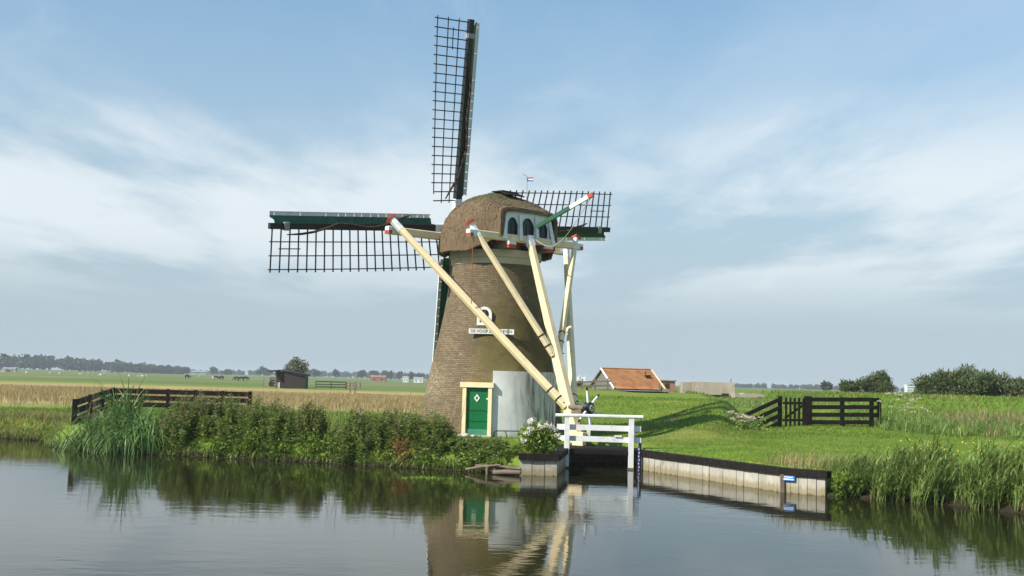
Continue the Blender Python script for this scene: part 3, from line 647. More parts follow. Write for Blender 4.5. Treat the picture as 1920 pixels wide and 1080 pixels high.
sail(e1, e2, .0, 'sail pointing right behind the cap', [(7.2, .3, .1), (6.9, .22, .2), (6.4, .1, .2), (5.9, -.05, .2), (5.2, -.1, .2), (4.4, -.08, .2), (3.4, -.1, .2)])

# ------------------------------------------------------------------ bridge, quay, bank things
br = thing('footbridge', (3.1, 38.6, .0), 'dark plank footbridge with white timber railing over the mill inlet', 'bridge')
for i in range(14):
    y = 38.72+i*.32; xr = 5.15-(y-38.6)*.38 if y < 41 else max(2.9, 4.24-(y-41)*.62)
    B().beam((1.75 if y < 41 else 1.95, y, .6+.004*(i % 3)), (xr, y, .6+.004*((i+1) % 3)), .3, .06).obj('deck_plank', 'tar', br)
beam('edge_beam', (1.7, 38.53, .55), (5.6, 38.45, .56), .1, .13, 'tar', br)
beam('cross_beam', (1.9, 40.6, .5), (4.6, 40.6, .5), .2, .14, 'tar', br)
for x in (2.0, 4.19):
    pst = beam('railing_post', (x, 38.42, .06), (x, 38.42, 1.72), .17, .15, 'white', br, up=(0, 1, 0))
    B().beam((x, 38.44, -.7), (x, 38.44, .06), .2, .17, (0, 1, 0)).obj('pile', 'old_wood', pst)
beam('handrail', (1.6, 38.42, 1.775), (4.58, 38.42, 1.785), .2, .11, 'white', br, ch=.25)
beam('rail', (1.66, 38.53, 1.38), (4.53, 38.53, 1.375), .07, .19, 'white', br)
beam('rail', (1.72, 38.53, 1.0), (4.54, 38.53, .985), .07, .18, 'white', br)
B().box((4.27, 38.50, 1.17), (.12, .1, .2)).obj('white_block', 'white', br); B().box((3.75, 38.5, 1.11), (.24, .1, .05)).obj('white_block', 'white', br)
# gauge
gp = thing('water_gauge', (4.45, 38.2, 0), 'slim blue and white water level gauge beside the bridge post', 'gauge')
beam('gauge_post', (4.47, 38.2, -.8), (4.47, 38.2, .92), .1, .07, 'stock', gp, up=(0, 1, 0))
beam('scale_strip', (4.43, 38.15, -.6), (4.43, 38.15, .82), .07, .015, 'navy', gp, up=(0, 1, 0))
for i in range(9): B().box((4.425+.016*(i % 2), 38.138, -.25+i*.12), (.03, .01, .05)).obj('scale_mark', 'white', gp)
# quay wall
qw = thing('quay_wall', (7.0, 33, 0), 'long pale concrete panel quay wall with black timber cap, right of the bridge', 'wall')
def panels(par, a, b_, w, mat='concrete', top=.47, jit=.012):
    a = np.array(a, float); b_ = np.array(b_, float); ln = np.linalg.norm(b_-a); n = max(1, round(ln/w)); d = (b_-a)/ln; nn_ = np.array([-d[1], d[0]])
    for i in range(n):
        p = a+d*(ln*i/n+.008); q = a+d*(ln*(i+1)/n-.008); o_ = nn_*(-.07+random.uniform(-jit, jit))
        B().beam((p[0]-o_[0], p[1]-o_[1], -.18), (q[0]-o_[0], q[1]-o_[1], -.18), .14, 2*(top+.18)+random.uniform(-.01, .01)).obj('concrete_panel', mat, par)
panels(qw, (4.45, 38.5), (7.66, 31.57), .34); panels(qw, (7.66, 31.57), (8.66, 30.78), .26)
panels(qw, (4.4, 41), (4.45, 38.5), .35)
def capbeam(par, pts, w=.34, h=.19, zc=.575, off=.1):
    for a, b_ in zip(pts[:-1], pts[1:]):
        a = np.array(a); b_ = np.array(b_); d = nrm(b_-a); nn_ = np.array([-d[1], d[0]])*off
        beam('cap_timber', (a[0]+nn_[0], a[1]+nn_[1], zc), (b_[0]+nn_[0]+d[0]*.04, b_[1]+nn_[1]+d[1]*.04, zc), w, h, 'tar', par)
k3 = np.linspace(0, 1, 4); A_, B2 = np.array((4.5, 38.4)), np.array((7.66, 31.57))
capbeam(qw, [tuple(A_+(B2-A_)*t_) for t_ in k3]+[(8.68, 30.76)])
beam('pile', (7.66, 31.5, -.6), (7.66, 31.5, .5), .1, .1, 'old_wood', qw, up=(0, 1, 0))
sg = thing('wall_sign', (7.95, 31.27, .4), 'small blue plate with white lines of print on the quay wall', 'sign')
dq = nrm((8.66-7.66, 30.78-31.57, 0)); nq = np.array([dq[1], -dq[0], 0]); qc = np.array([7.84, 31.41, .41])+nq*.05
B().beam(qc-dq*.18, qc+dq*.18, .02, .14, UP).obj('plate', 'blue', sg)
for z, w in ((.03, .13), (-.03, .15)): B().beam(qc+nq*.013-dq*w+UP*z, qc+nq*.013+dq*w+UP*z, .006, .022 if z > 0 else .03, UP).obj('print_line', 'white', sg)
ww = thing('wing_wall', (.95, 35, 0), 'short pale concrete wall with dark timber cap below the hydrangea', 'wall')
panels(ww, (.38, 34.95), (1.54, 34.95), .39); panels(ww, (1.52, 34.95), (2.0, 38.6), .4); panels(ww, (2.0, 38.6), (2.0, 41), .4); panels(ww, (.38, 35.9), (.38, 34.95), .45)
capbeam(ww, [(.34, 34.93), (1.56, 34.93), (2.0, 38.5)])
bk = B().box((3.2, 41.1, -.1), (2.5, .1, 1.2)).obj('back_panel', 'concrete', ww)
# timber on the bank, stones, pipe
for i, (a, b_, r) in enumerate((((-.5, 35.0, .05), (.42, 34.72, .1), .075), ((-1.0, 35.35, .22), (.4, 34.95, .2), .05), ((-1.3, 35.45, .1), (-.2, 34.95, .3), .04))):
    o = B().tube([a, np.add(a, b_)/2+np.array([0, 0, .02]), b_], [r, r*1.05, r*.9], 9).obj('log', 'old_wood'); tag(o, ('thick pale log lying at the waterline beside the short wall', 'long thin pole on top of the bank timber', 'short pole half buried in the muddy bank')[i], 'log', 'driftwood logs by the short wall')
o = B().tube([(-.62, 34.85, -.3), (-.62, 34.85, .24)], .045, 8).obj('mooring_stake', 'old_wood'); tag(o, 'short weathered stake standing in the water by the logs', 'stake')
def rock(x, y, r, label):
    import bmesh
    bm = bmesh.new(); bmesh.ops.create_icosphere(bm, subdivisions=2, radius=1)
    sd_ = random.randint(0, 99)
    V = []
    for v in bm.verts:
        k = 1+.5*float(vnoise(v.co.x*2+sd_, v.co.y*2+v.co.z*2+5, 1.1, 11)); V.append((x+v.co.x*r*k*1.15, y+v.co.y*r*k, gz(x, y)+r*.45+v.co.z*r*k*.75))
    F = [[q.index for q in f.verts] for f in bm.faces]; bm.free()
    return tag(npmesh('stone', V, F, 'stone', None, True), label, 'stone', 'stones by the mill door')
rock(-1.62, 41.75, .14, 'upper pale stone leaning by the left door jamb'); rock(-1.55, 41.5, .13, 'largest round stone on the grass before the door')
rock(-1.28, 41.55, .1, 'middle stone before the door'); rock(-1.12, 41.4, .07, 'smallest stone, rightmost before the door')
pr = [(-.55, 42.05, .78), (-.52, 42.0, .98), (-.4, 41.95, 1.03), (.1, 41.9, 1.04), (.6, 42.05, 1.04), (.95, 42.15, 1.03)]
pp = thing('pipe_rail', (-.5, 42, .78), 'low black bent pipe rail at the foot of the whitewashed wall', 'rail')
B().tube(pr, .02, 6).obj('pipe', 'black_metal', pp); B().tube([(-.02, 41.9, .75), (-.08, 41.9, .95), (-.1, 41.9, 1.04)], .016, 6).obj('support', 'black_metal', pp); B().tube([(.92, 42.14, .75), (.94, 42.15, 1.03)], .016, 6).obj('support', 'black_metal', pp)

# ------------------------------------------------------------------ fences
lf = thing('timber_fence', (-16.6, 43, .6), 'black timber fence turning a corner behind the drooping sedge', 'fence')
fa, fc, fe = np.array([-16.75, 43.5]), np.array([-21.1, 60.]), np.array([-13.8, 60.])
zt = lambda p: 1.80 if p[1] < 44 else 2.03
pz = [(fa, 1.70)]+[(fa+(fc-fa)*q, 1.70+.23*q) for q in (.33, .66)]+[(fc, 1.93)]+[(fc+(fe-fc)*q, 1.93-.02*q) for q in (.2, .4, .6, .8, 1.)]
for p, z in pz: beam('post', (p[0], p[1], .3), (p[0], p[1], z+.06), .15, .15, 'fence_tar', lf, up=(0, 1, 0))
for (p, z), (q, w) in zip(pz[:-1], pz[1:]):
    for h in (0.1, .44, .8):
        beam('rail', (p[0], p[1]-.09, z-h), (q[0], q[1]-.09, w-h), .05, .25, 'fence_tar', lf)
rf = thing('timber_fence', (15.4, 52, 1.2), 'black four-rail timber fence right of the picket gate', 'fence')
for x, w in ((13.82, .30), (15.4, .16), (16.75, .16)): beam('post', (x, 52, .8), (x, 52, 2.55), w, w, 'fence_tar', rf, up=(0, 1, 0))
for z in (2.42, 2.07, 1.72, 1.38): beam('rail', (13.9, 51.9, z-.02), (16.8, 51.9, z+.05), .05, .19, 'fence_tar', rf)
for z in (2.4, 2.05, 1.7): beam('rail', (16.8, 51.95, z+.05), (17.5, 53.2, z+.05), .05, .19, 'fence_tar', rf)
beam('post', (17.5, 53.2, .9), (17.5, 53.2, 2.5), .16, .16, 'fence_tar', rf, up=(0, 1, 0))
wf = thing('timber_fence', (12.5, 52, 1.1), 'black fence wing with sloping rails left of the picket gate', 'fence')
beam('post', (12.52, 52, .7), (12.52, 52, 2.52), .17, .17, 'fence_tar', wf, up=(0, 1, 0))
for z, e_ in ((2.4, 1.), (2.02, .86), (1.66, .7), (1.33, .5)):
    beam('rail', (12.55, 51.9, z), (12.55-2.1*e_, 51.9-.3*e_, z-.98*e_), .05, .18, 'fence_tar', wf)
pg = thing('picket_gate', (13.1, 52, 1.2), 'black picket gate with diagonal brace between two posts', 'gate')
for i in range(5): x = 12.78+i*.2; beam('picket', (x, 51.9, 1.16), (x, 51.9, 2.45+.02*(i % 2)), .1, .04, 'fence_tar', pg, up=(0, 1, 0))
for z in (2.2, 1.42): beam('gate_rail', (12.64, 51.95, z), (13.66, 51.95, z+.02), .05, .11, 'fence_tar', pg)
beam('diagonal_brace', (12.74, 51.955, 1.5), (13.6, 51.955, 2.15), .04, .1, 'fence_tar', pg)

# ------------------------------------------------------------------ buildings on the dyke
hs = thing('small_barn', (11.5, 110, 2.1), 'low wooden barn with orange pantile roof on the dyke', 'barn')
rz = R(21); hx = np.array([math.cos(rz), math.sin(rz), 0]); hy = np.array([-math.sin(rz), math.cos(rz), 0]); hb = np.array([9.1, 110.2, 0])
HP = lambda a, b_, z: hb+hx*a+hy*b_+UP*z
# gable boards, each its own piece
for i in range(9):
    z0 = 1.8+i*.26; z1_ = z0+.25
    hw = lambda z: 2.75 if z < 2.55 else 2.75*max(0, (4.3-z)/(4.3-2.55))
    B().prism([HP(0, -hw(z0), z0), HP(0, hw(z0), z0), HP(0, hw(z1_), z1_), HP(0, -hw(z1_), z1_)], hx*(.04+.008*(i % 2))).obj('gable_board', 'grey_wood', hs)
B().box(HP(2.7, 0, 2.1), (5.1, 5.2, 1.0), rz).obj('wall', 'grey_wood', hs)
n_r = 40; rows = 11; V = []; F = []
for sgn in (-1,):
    for j in range(rows*2):
        q = (j//2+(j % 2)*.999)/rows; lift = .0 if j % 2 else .045
        for i in range(n_r*4+1):
            a = -.15+5.5*i/(n_r*4); wz = .035*math.sin(2*math.pi*i/4)
            V.append(HP(a, sgn*2.95*(1-q)*1.0, 2.42+1.9*q+wz+ (.05-lift)))
w_ = n_r*4+1; I = np.arange(rows*2*w_).reshape(rows*2, w_)
Fq = np.stack([I[:-1, :-1], I[:-1, 1:], I[1:, 1:], I[1:, :-1]], -1).reshape(-1, 4)
roof = npmesh('roof', V, Fq, 'tile', hs, True)
B().prism([HP(-.15, 0, 4.31), HP(5.35, 0, 4.31), HP(5.35, 2.95, 2.42), HP(-.15, 2.95, 2.42)], UP*.05).obj('roof_slope', 'tile', hs)
B().tube([HP(-.17, 0, 4.36), HP(5.37, 0, 4.36)], .09, 8).obj('ridge_tiles', 'tile', roof)
for a in (-.19, 5.37): beam('barge_board', HP(a, 0, 4.36), HP(a, -2.98, 2.44), .06, .2, 'white' if a < 0 else 'cream', hs)
B().prism([HP(-.2, 0, 4.36), HP(-.2, 2.98, 2.44), HP(-.2, 2.98, 2.26), HP(-.2, 0, 4.18)], hx*.05).obj('barge_board', 'old_wood', hs)
B().box(HP(4.35, -1.2, 3.68), (.5, .4, .28), rz).obj('roof_hatch', 'shed', roof); B().tube([HP(4.2, -1.0, 3.7), HP(4.2, -1.0, 4.15)], .05).obj('vent_pipe', 'shed', roof)
yd = npmesh('yard_pavement', [(7.6, 70, 2.46), (10.2, 72, 2.47), (13, 100, 2.36), (10, 103, 2.34), (8.2, 95, 2.37)], [[0, 1, 2, 3, 4]], 'asphalt'); tag(yd, 'strip of grey paving before the barn', kind='structure')
ff = thing('field_fence', (6, 92, 2.2), 'weathered grey rail fence left of the orange-roofed barn', 'fence')
for i in range(4): beam('post', (4.9+i*1.05, 92, 1.7), (4.9+i*1.05, 92, 3.15+.06*i), .12, .12, 'old_wood', ff, up=(0, 1, 0))
for z in (2.95, 2.6, 2.25): beam('rail', (4.6, 91.93, z-.1), (8.3, 91.93, z+.14), .04, .15, 'old_wood', ff)
tw_ = thing('white_trailer', (7.4, 130, 2.2), 'white open farm trailer behind the rail fence', 'trailer')
B().box((7.3, 130, 3.3), (2.9, 1.8, .5)).obj('trailer_body', 'far_white', tw_)
for x in (6.0, 6.7, 7.3, 8.0, 8.7): beam('stake', (x, 129.05, 3.3), (x, 129.05, 3.85), .06, .06, 'far_white', tw_, up=(0, 1, 0))
for x in (6.6, 8.0): B().tube([(x, 129.0, 2.75), (x, 129.25, 2.75)], .38, 14).obj('wheel', 'black_metal', tw_)
st_ = thing('plank_steps', (11.4, 78, 2.2), 'wooden stair rails running down the dyke right of the barn', 'steps')
for q in (0, .55): beam('stair_rail', (10.05+q, 76, 2.75-q*.3), (12.0+q, 73.5, 1.75-q*.3), .08, .16, 'old_wood', st_)
for x in (10.1, 11.2): beam('post', (x, 75.6, 1.8), (x, 75.6, 3.0-.3*(x > 11)), .1, .1, 'old_wood', st_, up=(0, 1, 0))
bl = thing('low_shed', (13.3, 125, 2.2), 'long low reddish brown shed beyond the barn', 'shed')
B().box((16.9, 125, 2.75), (2.6, 3, 1.1)).obj('wall', 'far_red', bl); B().box((16.9, 125, 3.35), (2.9, 3.3, .12)).obj('roof', 'old_wood', bl)
for x in (16.2, 17.3): B().box((x, 123.48, 2.75), (.5, .06, .6)).obj('opening', 'shed', bl)
bu = thing('concrete_bunker', (15, 85, 2.0), 'larger weathered concrete bunker with flat slab roof on the dyke', 'bunker')
B().box((15.5, 86.2, 2.72), (3.15, 2.6, .95), R(-3)).obj('roof_slab', 'bunker', bu); B().box((15.0, 86.4, 2.05), (2.3, 2.0, .6), R(-3)).obj('wall', 'bunker', bu)
B().box((13.6, 86.6, 2.72), (.75, 2.2, .85), R(-3)).obj('side_block', 'bunker', bu); B().box((16.55, 86.3, 2.1), (.3, 1.8, .5), R(-3)).obj('pier', 'bunker', bu)
B().box((16.3, 84.9, 2.2), (.55, .1, .34), R(-3)).obj('opening', 'shed', bu)
beam('iron_bar', (16.8, 85.3, 3.15), (16.8, 85.3, 3.5), .04, .04, 'black_metal', bu, up=(0, 1, 0))
b2 = thing('concrete_block', (17, 80, 1.9), 'smaller broken concrete block right of the bunker', 'concrete block')
B().prism([(16.05, 80, 1.6), (18.15, 80, 1.6), (18.15, 80, 2.42), (17.5, 80, 2.44), (16.75, 80, 2.46), (16.5, 80, 2.36), (16.05, 80, 2.47)], (0, 1.4, 0)).obj('block', 'bunker', b2)
beam('iron_bar', (17.6, 79.6, 2.2), (18.6, 79.0, 2.05), .07, .07, 'fence_tar', b2)
# dark shed in the meadow
sh = thing('field_shed', (-37, 191, .6), 'dark brown open-fronted field shelter out in the meadow', 'shed')
B().prism([(-37.9, 189.3, .5), (-34.5, 189.5, .5), (-34.5, 189.5, 3.04), (-37.9, 189.3, 3.48)], (0, 3.2, 0)).obj('wall', 'shed', sh); B().box((-38.9, 192.2, 2.0), (2.2, .2, 3.0)).obj('back_wall', 'shed', sh)
beam('corner_post', (-39.4, 189.5, .5), (-39.4, 189.5, 3.2), .2, .2, 'old_wood', sh, up=(0, 1, 0)); B().box((-39.0, 189.7, 1.1), (.5, .1, 1.0)).obj('feed_board', 'far_white', sh)
B().prism([(-40.6, 189, 3.55), (-38.8, 189, 3.75), (-34.2, 189, 3.1), (-34.2, 189, 3.0), (-38.8, 189, 3.6), (-40.6, 189, 3.35)], (0, 4, 0)).obj('roof', 'shed', sh)
def railfence(label, pts, h, rails, grp=None, mat='old_wood'):
    t_ = thing('pasture_fence', (*pts[0], .6), label, 'fence', grp)
    for (a, b_), (c_, d) in zip(pts[:-1], pts[1:]):
        n = max(1, int(math.hypot(c_-a, d-b_)/2.5))
        for i in range(n+1): x = a+(c_-a)*i/n; y = b_+(d-b_)*i/n; beam('post', (x, y, .4), (x, y, .65+h), .18, .18, mat, t_, up=(0, 1, 0))
        for k in range(rails): z = .65+h*(.92-k*.34); beam('rail', (a, b_-.1, z), (c_, d-.1, z), .06, .18, mat, t_)
railfence('weathered pasture fence right of the dark field shelter', [(-33.8, 196), (-29.0, 200), (-25.2, 190)], 1.35, 3)
railfence('weathered pasture fence left of the dark field shelter', [(-47, 215), (-43.5, 212), (-40.6, 208)], 1.5, 3)
tr = thing('farm_tractor', (-45, 214, .6), 'dark tractor with pale cab roof parked left of the field shelter', 'tractor')
B().box((-44.6, 214, 1.9), (1.8, 1.2, .9)).obj('bonnet', 'tractor', tr); B().box((-43.2, 214, 2.4), (1.3, 1.4, 1.8)).obj('cab', 'glass_dark', tr); B().box((-43.2, 214, 3.38), (1.6, 1.6, .15)).obj('cab_roof', 'far_white', tr)
for x, r in ((-43.0, .8), (-45.1, .5)):
    for y in (213.1, 214.9): B().tube([(x, y-.2, .6+r), (x, y+.2, .6+r)], r, 14).obj('wheel', 'black_metal', tr)
dg_ = thing('ditch_posts', (-20, 150, .6), 'dark posts with a cross rail at the ditch dam left of the mill', 'fence')
for x, y, h in ((-21.2, 150, 1.5), (-19.2, 140, 1.7), (-11.5, 165, 1.2), (-8.6, 165, 1.2)): beam('post', (x, y, .4), (x, y, .6+h), .16, .16, 'old_wood', dg_, up=(0, 1, 0))
beam('rail', (-21.2, 149.9, 1.5), (-19.2, 139.9, 1.6), .06, .12, 'old_wood', dg_); beam('rail', (-11.5, 165, 1.7), (-8.6, 165, 1.7), .06, .14, 'old_wood', dg_); beam('dam_board', (-19.2, 139.8, .8), (-14.5, 139.8, .72), .16, .14, 'old_wood', dg_)

# ------------------------------------------------------------------ vegetation
def strips(base, az, length, width, lean, droop, seg=6):
    n = len(base); t_ = np.linspace(0, 1, seg+1)[None, :]
    L_ = length[:, None]; h = L_*(lean[:, None]*t_**1.6); v = L_*(t_-droop[:, None]*t_**2.4)
    dx, dy = np.cos(az)[:, None], np.sin(az)[:, None]
    p = np.stack([base[:, 0:1]+dx*h, base[:, 1:2]+dy*h, base[:, 2:3]+v], -1)
    w = width[:, None]*np.clip(1.15-t_**1.4, .06, 1)*np.minimum(1, .5+t_*3)*.5
    ta = az+np.pi/2+rng.normal(0, .5, n); sd = np.stack([np.cos(ta), np.sin(ta), np.zeros(n)], -1)[:, None, :]
    V = np.stack([p-sd*w[..., None], p+sd*w[..., None]], 2).reshape(-1, 3)
    k = np.arange(n)[:, None]*(seg+1)*2+np.arange(seg)[None, :]*2
    F = np.stack([k, k+1, k+3, k+2], -1).reshape(-1, 4)
    return V, F
def rot_frame(n, up=0.):
    a = rng.normal(size=(n, 3)); a[:, 2] += up; a /= np.linalg.norm(a, axis=1)[:, None]
    b_ = rng.normal(size=(n, 3)); b_ -= a*(a*b_).sum(1)[:, None]; b_ /= np.linalg.norm(b_, axis=1)[:, None]
    return a, b_
def leaves(Pn, ln, wd, up=0., dirs=None):
    n = len(Pn); a, b_ = rot_frame(n, up)
    if dirs is not None:
        a = dirs/np.linalg.norm(dirs, axis=1)[:, None]; b_ = rng.normal(size=(n, 3)); b_ -= a*(a*b_).sum(1)[:, None]; b_ /= np.linalg.norm(b_, axis=1)[:, None]
    ln = np.asarray(ln)*np.ones(n); wd = np.asarray(wd)*np.ones(n)
    V = np.stack([Pn, Pn+a*(ln*.45)[:, None]+b_*(wd*.5)[:, None], Pn+a*ln[:, None], Pn+a*(ln*.45)[:, None]-b_*(wd*.5)[:, None]], 1).reshape(-1, 3)
    return V, np.arange(n*4).reshape(-1, 4)
def cat(*vf):
    Vs, Fs, k = [], [], 0
    for V, F in vf: Vs.append(V); Fs.append(F+k); k += len(V)
    return np.concatenate(Vs), np.concatenate(Fs)
def zat(x, y): return terrain(np.asarray(x, float), np.asarray(y, float))

def willowherb(x, y, h, rx, ry, n, label, flowers=.5):
    t_ = thing('willowherb_clump', (x, y, max(.1, gz(x, y))), label, 'plant clump', 'willowherb along the left bank')
    q = rng.normal(size=(n, 2))*.5; q = np.clip(q, -1.15, 1.15); bx = x+q[:, 0]*rx; by = y+q[:, 1]*ry
    bz = np.maximum(zat(bx, by), .02); rad = np.hypot(q[:, 0], q[:, 1])
    top = h*(1-.4*rad**1.4)*rng.uniform(.75, 1.06, n); az = np.arctan2(q[:, 1], q[:, 0])+rng.normal(0, .6, n); ln_ = rng.uniform(.05, .3, n)*(.3+rad)
    dx, dy = np.cos(az)*ln_, np.sin(az)*ln_
    hh = np.maximum(top-bz, .3)
    sv_, sf_ = strips(np.stack([bx, by, bz], -1), az, hh, np.full(n, .022), ln_/hh*1.0, np.full(n, 0.), 4)
    per = 58; T = rng.uniform(.08, 1., (n, per))**.85; A2 = rng.uniform(0, 2*np.pi, (n, per))
    px_ = bx[:, None]+dx[:, None]*T**1.6+np.cos(A2)*.015; py_ = by[:, None]+dy[:, None]*T**1.6+np.sin(A2)*.015; pz_ = bz[:, None]+hh[:, None]*T
    dirs = np.stack([np.cos(A2), np.sin(A2), rng.uniform(-.3, .8, A2.shape)], -1).reshape(-1, 3)
    l_ = (rng.uniform(.10, .22, A2.shape)*(1.15-.55*T)).ravel()
    lv, lf_ = leaves(np.stack([px_, py_, pz_], -1).reshape(-1, 3), l_, l_*.3, dirs=dirs)
    npmesh('leaves', *cat((sv_, sf_), (lv, lf_)), 'willowherb', t_)
    m_ = rng.random(n) < flowers; nf = 16; Tf = rng.uniform(.76, 1.04, (m_.sum(), nf)); Af = rng.uniform(0, 6.28, Tf.shape)
    Pf = np.stack([bx[m_, None]+dx[m_, None]*Tf**1.6+np.cos(Af)*.04, by[m_, None]+dy[m_, None]*Tf**1.6+np.sin(Af)*.04, bz[m_, None]+hh[m_, None]*Tf], -1).reshape(-1, 3)
    if len(Pf): npmesh('flowers', *leaves(Pf, .045, .035), 'pink', t_)
    return t_
WH = [(-11.75, 40.1, 2.12, 'tall willowherb clump touching the drooping sedge on its right'), (-10.7, 40.0, 2.2, 'willowherb clump in front of the fence, second right of the sedge'),
      (-9.65, 39.8, 2.12, 'third willowherb clump right of the sedge, below the fence end'), (-8.75, 39.6, 2.15, 'willowherb clump just right of the fence end'),
      (-7.85, 39.3, 2.08, 'willowherb clump below the dark field shelter'), (-6.95, 39.1, 2.25, 'tallest willowherb clump, left of the gap in the hedge'),
      (-5.05, 38.4, 1.85, 'willowherb clump right of the gap, with a single tall stalk'), (-4.2, 38.2, 1.95, 'willowherb clump midway between gap and mill'),
      (-3.3, 37.9, 2.0, 'willowherb clump beside the rust coloured dock'), (-2.35, 37.5, 1.95, 'willowherb clump in front of the mill wall left of the door')]
for x, y, h, lb in WH: willowherb(x+random.uniform(-.12, .12), y+random.uniform(-.25, .25), h*random.uniform(.93, 1.04), random.uniform(.5, .72), .75, random.randint(85, 115), lb, random.choice((.25, .45, .65)))
for x, y, h, lb in ((-11.2, 40.9, 2.15, 'back row willowherb clump against the fence, next to the sedge'), (-10.15, 40.7, 2.12, 'back row willowherb clump below the middle of the fence'), (-9.1, 40.4, 2.08, 'back row willowherb clump below the fence end'), (-8.3, 40.2, 2.05, 'back row willowherb clump just past the fence end'), (-3.8, 38.9, 1.95, 'back row willowherb clump left of the mill wall')):
    willowherb(x, y, h, .75, .5, 90, lb, .8)
willowherb(-5.05, 38.6, 2.12, .22, .22, 14, 'lone tall willowherb spike rising right of the gap', .5)
willowherb(-1.35, 36.9, 1.05, .75, .6, 80, 'low dark willowherb clump below the mill door', .1)
willowherb(-.45, 36.1, .9, .6, .5, 60, 'lowest leafy clump beside the logs', .05)
def bushlet(name, label, catg, x, y, z, r, n, ln, wd, mat, group=None, up=.2, sq=1.):
    d = rng.normal(size=(n, 3)); d /= np.linalg.norm(d, axis=1)[:, None]; q = d*(rng.random(n)**.4)[:, None]
    q = q*(1+.3*np.sin(3*np.arctan2(d[:, 1], d[:, 0])+x*3)[:, None])
    Pn = np.stack([x+q[:, 0]*r[0], y+q[:, 1]*r[1], z+r[2]+q[:, 2]*r[2]*sq], -1)
    t_ = thing(name, (x, y, z), label, catg, group)
    npmesh('leaves', *leaves(Pn, rng.uniform(.6, 1.1, n)*ln, rng.uniform(.6, 1.1, n)*wd, up), mat, t_)
    return t_
NT = [(-9.9, 38.95, .3, 'low nettle clump along the water under the fence'), (-8.75, 38.7, .5, 'bright nettle clump under the fence end'), (-7.75, 38.45, .3, 'low nettle clump at the water below the field shelter'),
      (-6.6, 38.2, .5, 'yellow green nettle clump left of the gap'), (-5.95, 38.05, .55, 'tallest bright nettle clump filling the gap'), (-5.3, 37.7, .36, 'nettle clump right of the gap'),
      (-2.6, 36.6, .25, 'low nettle clump right of the rust coloured dock'), (-1.2, 36.0, .28, 'small nettle clump near the logs')]
for x, y, h, lb in NT: bushlet('nettle_clump', lb, 'plant clump', x, y, .02, (.42, .35, h), 420, .13, .065, 'nettle', 'nettles along the waterline')
bushlet('dock_plant', 'rust coloured dock plant at the water among the willowherb', 'plant', -3.45, 36.75, .25, (.35, .25, .42), 420, .1, .04, 'rust')
# grey undergrowth and dark soil under the hedge
def field(name, label, n, xs, ys, hr, wr, mat, lean=.35, droop=.15, seg=2, cond=None, kind='stuff', zmin=.03):
    x = rng.uniform(*xs, n); y = rng.uniform(*ys, n)
    if cond is not None: k = cond(x, y); x, y = x[k], y[k]
    z = zat(x, y); k = z > zmin; x, y, z = x[k], y[k], z[k]; n = len(x)
    V, F = strips(np.stack([x, y, z-.02], -1), rng.uniform(0, 6.28, n), rng.uniform(*hr, n), rng.uniform(*wr, n), rng.uniform(0, lean*2, n), np.full(n, droop), seg)
    o = npmesh(name, V, F, mat); return tag(o, label, None, None, kind)
clear = lambda x, y: (np.hypot(x+.7, y-45.2) > 2.95) & ~((x > 1.6) & (x < 5.3) & (y > 38.3) & (y < 43.3))
field('lawn_grass', 'short mown grass of the lawn and mill yard', 90000, (-4, 19), (30.5, 48), (.04, .10), (.012, .024), 'grass', .5, .2, 2, clear)
field('dyke_grass', 'grass on the dyke slope behind the bridge', 45000, (1.5, 24), (46, 62), (.06, .16), (.018, .034), 'grass', .5, .2, 2, clear)
field('crest_grass', 'rough tufted grass on the dyke crest beyond the right fence', 26000, (16, 46), (57, 92), (.12, .36), (.03, .06), 'grass', .45, .2, 2, lambda x, y: vnoise(x, y, .3, 41) > -.18)
field('crest_tufts', 'pale dry tufts on the dyke crest', 4000, (16, 46), (57, 92), (.2, .5), (.03, .05), 'tan_grass', .4, .2, 3, lambda x, y: vnoise(x, y, .35, 42) > .12)
field('bank_grass', 'rough grass along the near bank edge left', 16000, (-26, -16.5), (44.5, 56), (.12, .4), (.018, .035), 'grass', .5, .25, 3)
field('bank_weeds', 'yellowish weeds on the far left bank', 5000, (-26, -16.5), (44.7, 49), (.2, .5), (.018, .03), 'tan_grass', .5, .25, 3)
field('meadow_grass', 'green meadow grass between hedge and dry field', 30000, (-24, -2), (40, 66), (.1, .3), (.02, .04), 'grass', .4, .2, 2, clear)
field('dry_meadow_grass', 'tall dry tan grass of the meadow', 80000, (-64, -3), (60, 128), (.25, .6), (.03, .06), 'tan_grass', .3, .15, 2, lambda x, y: rng.random(len(x)) < sst(y+8*vnoise(x, y, .12, 31), 60, 84))
field('dead_stems', 'scattered dry brown stems standing in the bank hedge', 420, (-12.5, -1.6), (36.6, 40.8), (1.0, 2.0), (.014, .024), 'reed_dry', .18, .04, 5, lambda x, y: (y > 36.9-(x+1.6)*.33) & (y < 38.9-(x+1.6)*.25))
field('under_growth', 'dark low growth under the bank hedge', 9000, (-15, 0), (35.2, 40.5), (.15, .5), (.02, .05), 'willowherb', .6, .3, 3, lambda x, y: (shore_dist(x, y)[0] < 1.6))
field('bank_fringe', 'grass hanging over the waterline of the far bank', 60000, (-26, 0), (34.8, 48), (.2, .5), (.016, .034), 'reed', .8, .55, 4, lambda x, y: (shore_dist(x, y)[0] < .45) & (shore_dist(x, y)[0] > .02))
